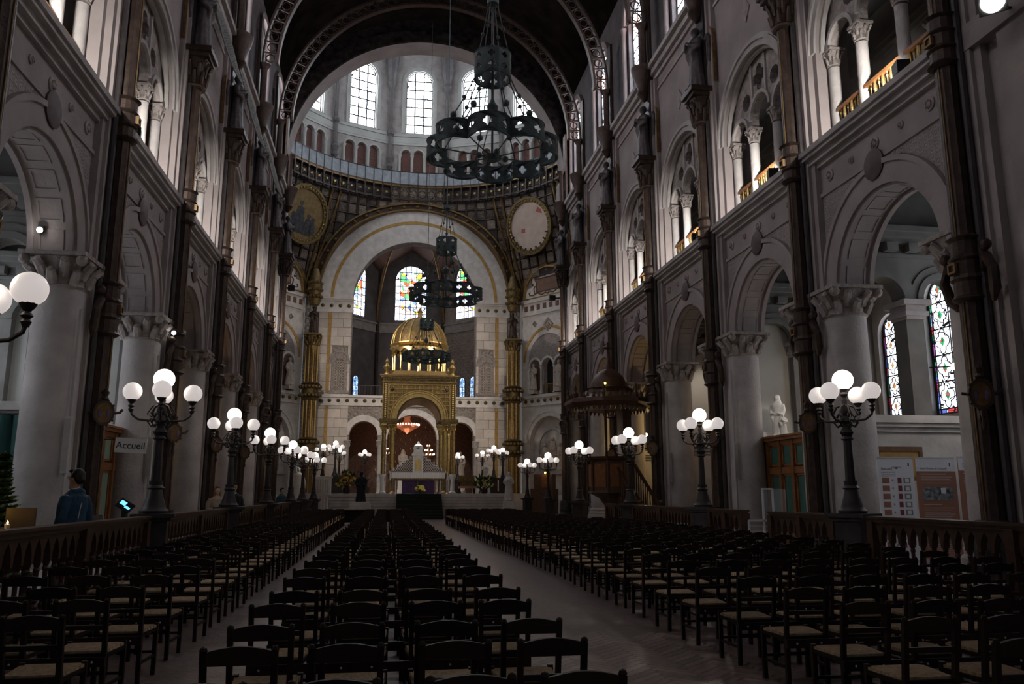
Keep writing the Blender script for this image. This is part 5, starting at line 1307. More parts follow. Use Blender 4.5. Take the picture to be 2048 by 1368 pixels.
def bouquet(name, label, loc, R, H, n, seed, cols):
    t = thing(name, label, 'flowers', loc); rr = random.Random(seed)
    MB().lathe([(R * .25, 0), (R * .35, H * .12), (R * .3, H * .28)], 10).build('vase', 'iron_bronze', t, smooth=True)
    lf = MB().add([(0, 0, 0), (.05, .02, .12), (0, .03, .26), (-.05, .02, .12)], [(0, 1, 2, 3)]).mesh('leaf'); lf.materials.append(MATS['leaf'])
    ms = []
    for c in cols:
        q = MB()
        for k in range(6): a = k * pi / 3; q.sph((.04 * cos(a), .04 * sin(a), .01), .035, 6, 4)
        q.sph((0, 0, .03), .035, 6, 4); me = q.mesh('bloom'); me.materials.append(MATS[c]); ms.append(me)
    for i in range(n):
        a = rr.uniform(0, 2 * pi); e = rr.uniform(.0, 1.35); r = rr.uniform(.75, 1)
        p = (R * r * cos(e) * cos(a), R * r * cos(e) * sin(a), H * .35 + H * .6 * r * sin(e))
        o = link(rr.choice(ms) if i % 3 else lf, 'bloom' if i % 3 else 'leaf', t, p); o.rotation_euler = (rr.uniform(-.6, .6), rr.uniform(-.6, .6), a); k = rr.uniform(1.1, 1.9); o.scale = (k, k, k)
    q = MB()
    for i in range(40):
        a = rr.uniform(0, 2 * pi); e = rr.uniform(0, 1.3); q.tube([(0, 0, H * .2), (R * .9 * cos(e) * cos(a), R * .9 * cos(e) * sin(a), H * .35 + H * .55 * sin(e))], .012, 4)
    tag(q.build('stems', 'leaf', t), kind='stuff')
bouquet('flower_arrangement', 'large yellow and rust flower arrangement left of the altar steps', (-2.55, 53.2, 1.55), .75, 1.35, 90, 1, ['flower_yellow', 'flower_yellow', 'flower_rust'])
bouquet('flower_arrangement', 'large yellow flower arrangement right of the altar steps', (6.35, 53.2, 1.55), .7, 1.15, 80, 2, ['flower_yellow', 'flower_yellow', 'leaf'])
bouquet('flower_arrangement', 'small yellow flower arrangement on top of the green altar steps', (CX + .1, 52.9, 1.55), .36, .5, 30, 4, ['flower_yellow', 'leaf'])
# statues about the choir
def statue(name, label, loc, h, mt, arms, rz=0, hood=False, base=None, bmt='marble_white', w=1.0, vox=.035):
    t = thing(name, label, 'statue', loc, rz); m = MB(); robed(m, h, arms, hood, w=w); o = remesh(m, 'figure', mt, t, vox * h / 1.7, 2)
    if base:
        bw, bh = base; o.location.z = bh; MB().bx(-bw, bw, -bw, bw, 0, bh * .85).bx(-bw * .9, bw * .9, -bw * .9, bw * .9, bh * .85, bh).bx(-bw * 1.1, bw * 1.1, -bw * 1.1, bw * 1.1, 0, bh * .2).build('pedestal', bmt, t)
    return t
statue('marble_statue', 'white marble robed statue on pedestal at left end of choir', (-4.95, 47.2, 0), 1.75, 'marble_white', 'open', .1, base=(.3, 1.25))
statue('marble_statue', 'white veiled marble statue on white pedestal at right end of choir', (7.5, 50.0, 0), 1.75, 'marble_white', 'pray', -.2, True, base=(.36, 1.1))
statue('bronze_statue', 'dark bronze robed statue on broad white block before the platform', (-1.5, 49.0, 0), 1.75, 'coat_black', 'low', 0, base=(.6, 1.08))
statue('marble_statue', 'small white statue on a white plinth in the choir, right side', (7.25, 60.0, 1.55), 1.5, 'marble_white', 'pray', 0, base=(.3, .8))
statue('chapel_statue', 'pale crowned statue in the chapel behind the altar', (1.35, 72.6, 1.55), 2.2, 'statue_stone', 'low', 0, True, base=(.4, 1.6))
statue('chapel_statue', 'pale standing statue under the right chapel arch', (CX + 4.4, 72.2, 1.56), 2.4, 'statue_stone', 'low', 0, base=(.4, 1.2))
for s, lab in ((1, 'right'), (-1, 'left')):
    for j, u in enumerate((-1.45, 1.45)):
        c = Matrix.Rotation(-s * atan2(5.0, 3.7), 4, 'Z') @ Vector((u, -.35, 0))
        t = statue('niche_statue', 'carved stone saint in the niche, %s diagonal wall, %s' % (lab, 'nearer the choir arch' if (u < 0) == (s > 0) else 'farther from the choir arch'), (CX + s * 11.4 + c.x, 66.6 + c.y, 9.95), 2.3, 'statue_stone', 'low' if j else 'pray', -s * atan2(5.0, 3.7), base=(.3, .35), bmt='statue_stone')
    statue('bronze_angel', 'dark gilt-winged angel on the gilded pier %s of the choir arch' % lab, (CX + s * 8.6, YF - 1.5, 14.81), 2.25, 'iron_bronze', 'pray', 0, base=(.35, .15), bmt='gold_dark')
# chapel lights
cc = thing('crystal_chandelier', 'red-gold crystal chandelier with a ring of lit bulbs in chapel', 'chandelier', (1.72, 75.5, 0))
m = MB().lathe([(.5, 9.0), (.55, 8.85), (.35, 8.7), (.25, 8.4), (.35, 8.1), (.75, 7.9), (1.1, 7.72), (1.0, 7.6), (.6, 7.4), (.2, 7.15), (.02, 7.0)], 20, lob=10, amp=.06); m.build('crystal_body', 'crystal', cc, smooth=True)
bb = MB().sph((0, 0, 0), .06, 8, 6, sz=1.4).mesh('bulb'); bb.materials.append(MATS['bulb_warm'])
for i in range(26): a = 2 * pi * i / 26; link(bb, 'bulb', cc, (1.12 * cos(a), 1.12 * sin(a), 7.84))
for i in range(8): a = 2 * pi * i / 8; link(bb, 'bulb', cc, (.56 * cos(a), .56 * sin(a), 9.0))
for nm, x, y, z, lab in (('wall_candelabrum', 3.75, 75.5, 4.9, 'small tiered candelabrum glowing orange right in chapel'), ('wall_candelabrum', -.3, 75.5, 5.0, 'small tiered candelabrum glowing orange left in chapel')):
    t = thing(nm, lab, 'candelabrum', (x, y, z)); m = MB().lathe([(.3, -3.3), (.1, -3.1), (.04, -2.5), (.04, 0), (.06, .1), (.03, .9)], 8)
    for zt, r, n in ((.1, .55, 10), (.5, .35, 7), (.9, .1, 2)):
        m.tube([(r * cos(a), r * sin(a), zt) for a in [2 * pi * i / 16 for i in range(16)]], .02, 5, True)
        for i in range(n): a = 2 * pi * i / n; o = link(bb, 'bulb', t, (r * cos(a), r * sin(a), zt + .12)); o.scale = (.8,) * 3
    m.build('stand', 'gold_dark', t, smooth=True)
    light('candelabrum_glow', 'POINT', (x, y, z + .6), 26, (1, .36, .13), .3)
light('chapel_chandelier_glow', 'POINT', (1.72, 75.5, 6.8), 40, (1, .5, .28), .5)
dm = MB().lathe([(.001, 0), (.05, .12), (.001, .3)], 6).mesh('gold_drop'); dm.materials.append(MATS['gold_bright'])
for i in range(14):
    for j in range(6): link(dm, 'gold_drop', ap, (CX - 3.2 + i * .48, 79.8, 3.6 + j * .85 + (.4 if i % 2 else 0)))
light('altar_fill_light', 'SPOT', (CX, 55.0, 7.7), 700, (1, .93, .85), .15, (CX, 54.0, 2.8), 60, .8)  # fill added under the canopy to brighten the altar, no fixture
# furniture of the choir
am = thing('ambo', 'white carved stone ambo at left of the choir platform', 'ambo', (-3.85, 50.6, 0))
MB().bx(-.36, .36, -.3, .3, .0, 1.5).bx(-.44, .44, -.38, .38, 0, .12).build('shaft', 'marble_white', am); MB().bx(-.5, .5, -.42, .42, 1.5, 2.5).bx(-.56, .56, -.48, .48, 2.5, 2.6).build('desk', 'marble_white', am)
for i in range(6): MB().bx(-.42 + i * .145, -.35 + i * .145, -.46, -.42, 1.6, 2.4).build('carved_panel', 'statue_stone', am)
for i in range(4): MB().bx(-.3 + i * .17, -.22 + i * .17, -.34, -.3, .2, 1.4).build('flute', 'statue_stone', am)
ac = thing('choir_armchair', 'brown and gold upholstered armchair right of the altar', 'armchair', (5.3, 54.2, 1.55))
MB().bx(-.55, .55, -.35, .35, .35, .5).build('seat', 'banner_brown', ac); MB().bx(-.55, .55, .3, .4, .5, 1.2).build('backrest', 'gold_dark', ac)
for qx in (1, -1):
    MB().bx(qx * .55 - .05, qx * .55 + .05, -.35, .35, .5, .75).build('armrest', 'wood_chair', ac)
    for qy in (-.3, .3): MB().bx(qx * .5 - .04, qx * .5 + .04, qy - .04, qy + .04, 0, .36).build('leg', 'wood_chair', ac)
for i, (x, y, lab) in enumerate(((CX - 1.85, 53.0, 'tall white candle on stand left of the altar cloth'), (CX + 1.85, 53.0, 'tall white candle on stand right of the altar cloth'))):
    t = thing('altar_candlestick', lab, 'candlestick', (x, y, 1.55)); MB().lathe([(.14, 0), (.05, .08), (.03, .2), (.03, .8), (.07, .85)], 10).build('stand', 'gold', t); MB().lathe([(.035, .85), (.035, 1.4)], 8).build('candle', 'wax', t)
PT = [(-3.15, 42.6, 'far left'), (-1.4, 42.9, 'second from left'), (.35, 43.2, 'left of the aisle end'), (3.9, 43.2, 'right of the aisle end'), (6.0, 42.8, 'far right')]
for x, y, lab in PT:
    t = thing('kneeling_bench', 'low polished wooden bench at the head of the chairs, ' + lab, 'bench', (x, y, 0))
    MB().bx(-.8, .8, -.2, .2, .72, .77).build('top', 'wood_light', t); MB().bx(-.78, .78, .12, .18, .1, .72).build('front_board', 'wood_chair', t)
    for q in (1, -1): MB().bx(q * .74 - .03, q * .74 + .03, -.18, .18, 0, .72).build('leg', 'wood_chair', t)
t = thing('wooden_cabinet', 'dark wooden confessional standing under the carved relief, right', 'cabinet', (12.0, 61.5, 0), -.6)
MB().bx(-.95, .95, -.5, .5, 0, 1.9).build('body', 'wood_pulpit', t); MB().bx(-.75, .75, -.3, .5, 1.9, 3.0).build('upper_case', 'wood_pulpit', t); MB().bx(-.1, .6, -.32, -.3, 2.0, 2.9).build('panel', 'wood_box', t)
MB().sph((.25, -.4, 3.1), .07, 8, 6).build('lamp', 'flame_amber', t); light('cabinet_lamp_glow', 'POINT', (12.1, 61.0, 3.35), 30, (1, .55, .12), .1)
# pulpit
pu = thing('pulpit', 'carved dark wooden pulpit with domed canopy, cross and stair', 'pulpit', (9.05, 32.2, 0))
m = MB().lathe([(.5, 0), (.45, .2), (.22, .4), (.2, 1.0), (.5, 1.4), (.92, 1.62)], 8, a0=pi / 8); m.build('foot', 'wood_pulpit', pu)
m = MB().lathe([(.95, 1.6), (.9, 1.72), (.88, 2.85), (1.0, 2.95), (1.05, 3.05)], 8, a0=pi / 8); m.build('tub', 'wood_pulpit', pu)
for k in range(8):
    a = k * pi / 4; c, s_ = cos(a), sin(a)
    o = MB().bx(-.26, .26, -.03, .03, 1.85, 2.75).build('tub_panel', 'wood_box', pu); o.location = (.83 * c, .83 * s_, 0); o.rotation_euler = (0, 0, a + pi / 2)
    a2 = a + pi / 8; MB().lathe([(.07, 1.7), (.05, 1.9), (.06, 2.3), (.05, 2.7), (.08, 2.9)], 8, (.93 * cos(a2), .93 * sin(a2), 0)).build('tub_colonnette', 'wood_pulpit', pu)
m = MB().lathe([(1.3, 5.12), (1.72, 5.02), (1.9, 5.2), (1.86, 5.36), (1.5, 5.5), (1.05, 5.66), (.95, 5.85)], 8, a0=pi / 8); m.build('canopy', 'wood_pulpit', pu)
m = MB()
for k in range(48):
    a = 2 * pi * k / 48; r = 1.72 * cos(pi / 8) / cos(((a + pi / 8 - pi / 8) % (pi / 4)) - pi / 8)
    m.lathe([(.07, 0), (.05, .1), (.001, .2)], 5, (r * cos(a), r * sin(a), 5.42)); m.lathe([(.001, -.2), (.06, -.08), (.07, 0)], 5, (r * .97 * cos(a), r * .97 * sin(a), 5.05))
tag(m.build('canopy_cresting', 'wood_pulpit', pu), kind='stuff')
for k in range(8): a = k * pi / 4 + pi / 8; MB().lathe([(.06, 5.4), (.09, 5.55), (.04, 5.65), (.07, 5.75), (.01, 5.95)], 8, (1.72 * cos(a), 1.72 * sin(a), 0)).build('canopy_pinnacle', 'wood_pulpit', pu)
m = MB().lathe([(1.0, 5.85), (.78, 5.9), (.74, 6.1), (.62, 6.36), (.4, 6.58), (.2, 6.7), (.16, 6.9), (.08, 7.0), (.05, 7.35)], 20); m.build('canopy_dome', 'wood_pulpit', pu, smooth=True)
MB().bx(-.04, .04, -.04, .04, 7.3, 7.85).bx(-.17, .17, -.04, .04, 7.55, 7.64).build('cross', 'wood_pulpit', pu)
MB().bx(.6, .78, -.5, .5, 1.0, 5.05).bx(.45, .6, -.42, .42, 3.0, 5.0).build('back_board', 'wood_pulpit', pu)
MB().bx(-.05, .05, .55, .65, 3, 5.05).build('canopy_post', 'wood_pulpit', pu)
for i in range(10):
    y0 = -.7 - i * .28; z = 1.5 - i * .155; MB().bx(.1, .85, y0 - .28, y0, max(.0, z - .16), z).build('stair_step', 'wood_pulpit', pu)
for x in (.08, .86):
    MB().bar((x, -.6, 2.7), (x, -3.6, 1.05), .09, .1).build('stair_handrail', 'wood_rail', pu)
    MB().bar((x, -.6, 1.5), (x, -3.6, .0), .06, .3).build('stair_stringer', 'wood_rail', pu)
    for i in range(11): y = -.75 - i * .27; z = 1.45 - i * .148; MB().lathe([(.035, 0), (.02, .1), (.035, .4), (.02, .8), (.03, 1.12)], 6, (x, y, z)).build('stair_baluster', 'wood_rail', pu)
    MB().bx(x - .09, x + .09, -3.7, -3.5, 0, 1.2).sph((x, -3.6, 1.27), .09, 8, 6).build('newel_post', 'wood_rail', pu)
MB().sph((-.4, -.9, 5.98), .05, 6, 5).build('signal_lamp', 'led_yellow', pu)
# ================================================================= ALONG THE SIDES
def cabinet(name, label, x, y0, y1, z1, glass, s, n):
    """glazed wooden vestibule facing the nave"""
    t = thing(name, label, 'vestibule', (x, y0, .15)); L = y1 - y0; d = 1.1 * s; H = z1 - .15
    a, b = sorted((.06 * s, d)); MB().bx(a, b, 0, L, 0, H - .15).build('body', 'wood_box', t)
    a, b = sorted((-.12 * s, d + .05 * s)); MB().bx(a, b, -.08, L + .08, H - .15, H - .06).bx(a - .05, b + .05, -.12, L + .12, H - .06, H).build('cornice', 'wood_box', t)
    w = L / n
    for i in range(n + 1):
        y = min(max(i * w, .06), L - .06); a, b = sorted((-.05 * s, .06 * s)); MB().bx(a, b, y - .07, y + .07, 0, H - .15).build('stile', 'wood_box', t)
    for z0, z1_ in ((0, .35), (H * .64, H * .70), (H - .28, H - .15)): a, b = sorted((-.03 * s, .06 * s)); MB().bx(a, b, 0, L, z0, z1_).build('rail', 'wood_box', t)
    for i in range(n):
        for z0, z1_ in ((.42, H * .62), (H * .73, H - .33)):
            a, b = sorted((.03 * s, .062 * s)); MB().bx(a, b, i * w + .16, (i + 1) * w - .16, z0, z1_).build('glass_panel', glass, t)
            y0_, y1_ = i * w + .09, (i + 1) * w - .09; a, b = sorted((.0, .06 * s))
            m = MB().bx(a, b, y0_, y0_ + .07, z0 - .06, z1_ + .06).bx(a, b, y1_ - .07, y1_, z0 - .06, z1_ + .06).bx(a, b, y0_, y1_, z0 - .06, z0).bx(a, b, y0_, y1_, z1_, z1_ + .06); m.build('panel_frame', 'wood_box', t)
    return t
cabinet('wooden_vestibule', 'wooden vestibule with dark green glass panels, right, below the statue', 11.6, 20.3, 24.15, 3.3, 'green_glass', 1, 5)
cabinet('wooden_vestibule', 'wooden vestibule with pale green glass panels behind the Accueil sign', -7.3, 21.3, 24.0, 3.35, 'pale_green_glass', -1, 3)
st_ = statue('marble_group', 'white statue of veiled woman with child atop the green-glass vestibule', (12.05, 23.5, 3.3), 1.32, 'marble_white', 'low', -.9, True, vox=.03)
m = MB(); robed(m, .72, 'pray'); o = remesh(m, 'child_figure', 'marble_white', st_, .016, 2); o.location = (.22, -.12, 0); MB().bx(-.3, .42, -.3, .25, -.0, .03).build('plinth', 'marble_white', st_)
light('statue_fill_spot', 'SPOT', (11.9, 21.0, 5.6), 90, (1, .95, .85), .1, (12.1, 23.5, 4.0), 34, .6)  # spot added to brighten the statue, no lamp modelled
sg = thing('hanging_sign', 'white hanging sign reading Accueil beside left column', 'sign', (-5.83, 19.6, 2.68), 0)
MB().bx(-.345, .345, -.012, .012, -.17, .17).build('board', 'white_sign', sg); text('Accueil', 'lettering', .215, 'sign_ink', sg, (0, -.016, -.005), (pi / 2, 0, 0)); MB().bx(-.9, -.3, -.01, .01, .1, .12).build('bracket', 'iron', sg); sg.rotation_euler = (0, radians(2.5), 0)
for i, (s, k, lab) in enumerate(((-1, 0, 'nearest left round column'), (-1, 1, 'second left round column'), (1, 1, 'second right round column'), (1, 2, 'third right round column'))):
    t = thing('column_speaker', 'slim beige column loudspeaker fixed to the ' + lab, 'loudspeaker', (sx(s, -.25), YB(k) + 1.9, 2.0)); MB().bx(-.06, .06, -.05, .05, 0, 1.15).build('case', 'plaster_cool', t); MB().bx(-.05, .05, -.056, -.05, .05, 1.1).build('grille', 'stone_pale', t); MB().bx(-.02, .02, .0, .03, -.9, 3.4).build('cable', 'plaster_grey', t)
# cartouches on brackets
ca = thing('shield_cartouche', 'x', 'cartouche', group='crowned shield cartouches on the iron columns')
e = [(.20 * cos(2 * pi * i / 20), .27 * sin(2 * pi * i / 20)) for i in range(20)]
MB().plate(e, (), FW, -.02, .03).build('field', 'shield_gold', ca); m = MB()
m.plate([(u * 1.22, v * 1.18) for u, v in e], [[(u * .97, v * .97) for u, v in e]], FW, -.05, .05)
for k in range(10): a = 2 * pi * k / 10; m.sph((.25 * cos(a), -.03, .32 * sin(a)), .035, 6, 4)
m.build('frame', 'iron_bronze', ca)
for q in (1, -1): MB().sph((q * .1, -.03, -.02), .06, 10, 6, .8, .2, 1.8).build('violet_lobe', 'shield_violet', ca, smooth=True)
MB().lathe([(.05, .3), (.09, .36), (.06, .42), (.1, .52), (.03, .6)], 8).build('crown', 'iron_bronze', ca, smooth=True); MB().lathe([(.02, -.75), (.06, -.65), (.03, -.5), (.06, -.4), (.03, -.3)], 8).tube([(.25, 0, 0), (.36, .02, .02), (.42, .05, .1)], .035, 6).tube([(-.25, 0, 0), (-.36, .02, .02)], .03, 6).build('pendant', 'iron_bronze', ca, smooth=True)
tree(ca); n_ = 0
for s in (1, -1):
    for k in range(0, 5):
        place(ca, n_, (sx(s, -.66), YC(k) - .3, 3.3), -s * .35, 'crowned oval shield cartouche on the %s iron column, %s wall' % (nth(k + 2), SIDE[s]), .85); n_ += 1
# exhibition panels
def banner(x0, x1, z1, label, kind, rz=0):
    w = x1 - x0; t = thing('exhibition_banner', label, 'banner', ((x0 + x1) / 2, 16.3, .15), rz, group='printed exhibition banners'); H = z1 - .15; h = w / 2
    MB().bx(-h, h, -.01, .01, .04, H).build('sheet', 'banner_white' if kind == 0 else 'banner_brown', t); MB().bx(-h, h, -.02, .02, H, H + .03).build('top_rail', 'white_frame', t); MB().bx(-h, h, -.1, .1, 0, .05).build('base', 'white_frame', t)
    F = lambda u0, u1, v0, v1, nm, mt: MB().bx(u0, u1, -.014, -.01, v0, v1).build(nm, mt, t)
    R = (pi / 2, 0, 0)
    if kind == 0:
        text('Mon Avis', 'title', .07, 'text_grey', t, (-h + .08, -.013, H - .23), R, 'LEFT')
        for i in range(3): text('choisissez et partagez votre avis', 'caption', .026, 'text_grey', t, (-h + .08, -.013, H - .30 - i * .04), R, 'LEFT')
        F(-.1, .14, H - .2, H - .185, 'logo_bar', 'text_grey'); F(.0, .05, H - .23, H - .2, 'logo_mark', 'sign_ink'); F(h - .13, h - .1, H - .17, H - .1, 'emblem', 'sign_ink')
        for r in range(9):
            v = H - .48 - r * .172
            F(-h + .09, -h + .26, v - .06, v + .06, 'brown_card', 'banner_brown'); F(h - .40, h - .31, v - .06, v + .06, 'red_card', 'banner_red')
            F(h - .26, h - .10, v - .06, v + .06, 'grey_frame', 'banner_grey'); MB().bx(h - .225, h - .135, -.016, -.014, v - .04, v + .04).build('frame_field', 'banner_white', t)
            F(-.11, -.075, v - .02, v + .025, 'pictogram', 'text_grey')
    else:
        F(-h, h, H - .28, H, 'header', 'banner_white'); F(h - .15, h - .12, H - .17, H - .1, 'emblem', 'sign_ink')
        if kind == 1: text('Saint Charles de Foucauld', 'title', .062, 'text_grey', t, (-h + .1, -.016, H - .22), R, 'LEFT')
        else: text('Le projet de la Chapelle\nde la conversion', 'title', .062, 'text_grey', t, (-h + .1, -.016, H - .17), R, 'LEFT')
        v = H - .34; F(-h + .1, h - .25, v - .012, v + .008, 'subtitle', 'text_light')
        for i in range(4): F(-h + .1, h - .1 - .05 * (i % 2), v - .07 - i * .045, v - .055 - i * .045, 'text_line', 'text_light')
        F(-h + .12, h - .1, v - .56, v - .28, 'photo_strip', 'photo_grey' if kind == 1 else 'photo_gold')
        if kind == 1: MB().bx(.08, .2, -.016, -.014, v - .42, v - .3).build('portrait', 'banner_white', t); MB().bx(.05, .2, -.016, -.014, v - .55, v - .45).build('portrait', 'banner_grey', t)
        F(-h + .12, h - .4, v - .67, v - .65, 'subtitle', 'text_light')
        for i in range(11): F(-h + .12, h - .1 - .06 * (i % 3), v - .74 - i * .045, v - .725 - i * .045, 'text_line', 'text_light')
        F(-h + .12, h - .1, v - 1.45, v - 1.24, 'photo_strip', 'photo_grey')
        for i in range(6): F(-h + .12, h - .1 - .06 * (i % 3), v - 1.52 - i * .045, v - 1.505 - i * .045, 'text_line', 'text_light')
banner(10.6, 11.46, 2.36, 'white exhibition banner with rows of small brown and red cards', 0)
banner(11.52, 12.48, 2.36, 'brown exhibition banner with white header and photo strip, middle one', 1)
banner(12.56, 13.4, 2.38, 'brown exhibition banner partly hidden behind the dark column at right', 2)
t = thing('loudspeaker_stand', 'tall black loudspeaker with tilted silver fittings beside the banners', 'loudspeaker', (12.45, 15.6, .15)); MB().bx(-.18, .18, -.12, .12, .9, 1.85).build('cabinet', 'black', t); MB().bar((0, 0, 0), (0, 0, .9), .06).build('post', 'black', t); MB().bar((-.14, -.14, 1.45), (-.02, -.14, 1.68), .05, .03).bar((-.1, -.14, 1.02), (0, -.14, 1.14), .04, .03).build('fitting', 'white_frame', t); MB().bar((-.42, -.05, .5), (-.1, -.05, 1.0), .12, .1).build('strut', 'black', t); MB().bx(-.25, .25, -.25, .25, 0, .04).build('foot', 'black', t)
t = thing('framed_picture', 'tan board in brown frame hung on wall behind the white banner', 'picture', (12.3, 17.98, 2.3)); MB().plate([(-.62, -.4), (.62, -.4), (.62, .42), (-.62, .42)], [[(-.52, -.3), (.52, -.3), (.52, .3), (-.52, .3)]], FW, -.03, .03).build('frame', 'wood_light', t); MB().bx(-.53, .53, -.01, .02, -.31, .31).build('board', 'ochre_band', t)
t = thing('display_stand', 'white-framed clear acrylic display stand in the right balustrade gap', 'display stand', (8.55, 17.35, .0))
for x, h in ((-.5, 1.0), (-.14, 1.72), (.1, 1.72), (.5, 1.0)): MB().bx(x - .02, x + .02, -.02, .02, 0, h).build('upright', 'white_frame', t)
MB().bx(-.5, .5, -.02, .02, .98, 1.02).bx(-.14, .1, -.02, .02, 1.68, 1.72).build('crossbar', 'white_frame', t); MB().bx(-.14, .42, .0, .01, 1.05, 1.7).build('pane', 'acrylic', t); MB().bx(-.5, .5, -.2, .2, .7, .72).build('shelf', 'acrylic', t)
# left aisle: curtain, fir tree, candles, kiosk
t = thing('hanging_curtain', 'dark green curtain hanging in folds in the left side bay', 'curtain', (-7.3, 17.9, .2))
m = MB(); N = 60; vs = []
for i in range(N + 1): x = -2.6 * i / N; y = .07 * sin(i * .9) + .03 * sin(i * 2.3); vs += [(x, y, 0), (x, y * .6, 3.0)]
m.add(vs, [(2 * i, 2 * i + 2, 2 * i + 3, 2 * i + 1) for i in range(N)]); o = m.build('cloth', 'green_cloth', t, smooth=True); q = o.modifiers.new('thick', 'SOLIDIFY'); q.thickness = .012
MB().tube([(.05, 0, 3.02), (-2.65, 0, 3.02)], .02, 6).build('rail', 'iron', t)
ft = thing('fir_tree', 'green fir tree standing in left aisle before the curtain', 'tree', (-5.3, 12.0, .15)); rr = random.Random(5)
MB().lathe([(.05, 0), (.04, 1.0), (.008, 2.02)], 8).build('trunk', 'bark', ft); MB().lathe([(.2, 0), (.24, .25), (.2, .26)], 12).build('pot', 'iron_bronze', ft)
for tier in range(15):
    z = .3 + tier * .115; R = .58 * (1 - tier / 16.5); n = 11 - tier // 3
    for k in range(n):
        a = 2 * pi * k / n + tier * .7 + rr.uniform(-.1, .1); r = R * rr.uniform(.85, 1.1); m = MB(); d = Vector((cos(a), sin(a), 0)); sd = Vector((-sin(a), cos(a), 0)); up = Vector((0, 0, 1))
        m.cm = 0; m.tube([up * z, d * r * .5 + up * (z - .02), d * r + up * (z + .04)], [.012, .008, .003], 4)
        for j in range(14):
            f = .15 + .85 * j / 14; p = d * r * f + up * (z - .02 + .05 * f * f); ln = .13 * (1.15 - f) + .05
            for q in (1, -1):
                for e in (0, 1): m.cm = 1 if f > .75 else 0; m.add([p, p + d * ln * .7 + sd * q * ln + up * (.02 + e * .05), p + d * (ln * .7 + .03) + sd * q * (ln - .03) + up * (.01 + e * .06)], [(0, 1, 2)])
        tag(m.build('branch', ['fir', 'fir_tip'], ft, fix=False))
MB().tube([(0, 0, 1.95), (.02, 0, 2.1)], .012, 5).tube([(0, 0, 1.8), (.16, -.1, 2.02)], .012, 5).build('leader', 'fir_tip', ft)
cs_ = thing('candle_rack', 'dark metal votive rack with low board in the left aisle', 'candle rack', (-4.75, 10.7, .15))
MB().bx(-.7, .35, -.4, .5, 1.0, 1.04).build('tray', 'iron', cs_); MB().bx(-.7, -.15, .5, .53, 1.0, 1.3).bx(.0, .35, .5, .53, 1.0, 1.28).build('back_board', 'iron', cs_)
for x in (-.65, .3):
    for y in (-.35, .45): MB().bx(x - .02, x + .02, y - .02, y + .02, 0, 1.0).build('leg', 'iron', cs_)
for i, (x, y) in enumerate(((-.5, -.2), (-.38, -.25), (-.28, -.1), (-.2, -.22), (-.12, -.12), (-.33, -.05), (-.05, -.2), (.2, .1))):
    t = thing('votive_candle', 'lit votive candle on the rack, %s from the left' % nth(i + 1) if i < 7 else 'lit votive candle alone at the right of the rack', 'candle', (-4.75 + x, 10.7 + y, 1.19), group='votive candles on the rack')
    MB().lathe([(.028, 0), (.032, .05), (.03, .052)], 10).build('cup', 'wax', t, smooth=True); MB().lathe([(.001, .05), (.014, .065), (.001, .1)], 8).build('flame', 'flame', t, smooth=True)
t = thing('amber_lamp', 'small glowing amber lamp above the votive candles', 'lamp', (-4.83, 11.0, 1.19)); MB().lathe([(.04, 0), (.015, .02), (.012, .16)], 8).build('stem', 'iron', t); MB().sph((0, 0, .2), .03, 10, 8).build('bulb', 'flame_amber', t)
light('candle_glow', 'POINT', (-4.9, 10.6, 1.5), 1.8, (1, .55, .2), .08)
t = thing('touch_kiosk', 'dark kiosk with glowing blue screen by left column foot', 'kiosk', (-5.42, 18.2, .15), -.2); MB().bx(-.05, .05, -.04, .04, 0, 1.1).bx(-.2, .2, -.15, .15, 0, .03).build('stand', 'black', t)
o = MB().bx(-.17, .17, -.01, .015, -.11, .11).build('tablet', 'black', t); o.location = (0, 0, 1.2); o.rotation_euler = (-.7, .5, 0); q = MB().bx(-.13, .0, -.014, -.01, -.02, .07).bx(.01, .13, -.014, -.01, -.05, .0).build('screen', 'screen_blue', o)
for lab, x, y, z, e in (('bright white spotlight on left arch pier, above the nearest round column', -7.3, 17.3, 7.0, 60), ('small white spotlight under the third left arch', -6.2, 23.9, 6.15, 12), ('small white spotlight in third right arch above pale wall', 11.95, 28.6, 6.45, 50)):
    t = thing('spotlight', lab, 'spotlight', (x, y, z)); MB().lathe([(.05, 0), (.07, .12), (.07, .16)], 10, (0, .05, -.05)).bx(-.01, .01, .05, .3, 0, .02).build('housing', 'black', t); MB().sph((0, -.03, 0), .06, 10, 8).build('lens', 'led_white', t, smooth=True)
light('left_spot_beam', 'SPOT', (-7.0, 17.2, 6.9), 30, (1, .96, .9), .06, (-6.0, 12.5, 2.0), 80, .7)
light('right_spot_beam', 'SPOT', (12.0, 28.75, 6.6), 55, (1, .84, .68), .08, (12.6, 30.3, 5.4), 80, .8)
# white globe lamps inside the upper right gallery
for i, (y, z, d, r) in enumerate(((14.6, 12.9, 1.8, .16), (15.4, 12.55, 2.4, .07), (21.8, 12.5, 2.0, .14))):
    t = thing('gallery_globe_lamp', 'white globe lamp inside the upper right gallery, %s' % ['nearest and largest', 'small one beside the nearest', 'second bay'][i], 'lamp', (sx(1, d), y, z)); MB().sph((0, 0, 0), r, 16, 12).build('globe', 'globe_dim', t, smooth=True); MB().lathe([(.05, -r - .15), (.03, -r - .05), (.06, -r + .02)], 8).tube([(0, 0, -r - .15), (0, .2, -r - .4), (.3, .4, -r - .3)], .02, 5).build('bracket', 'gold_dark', t)
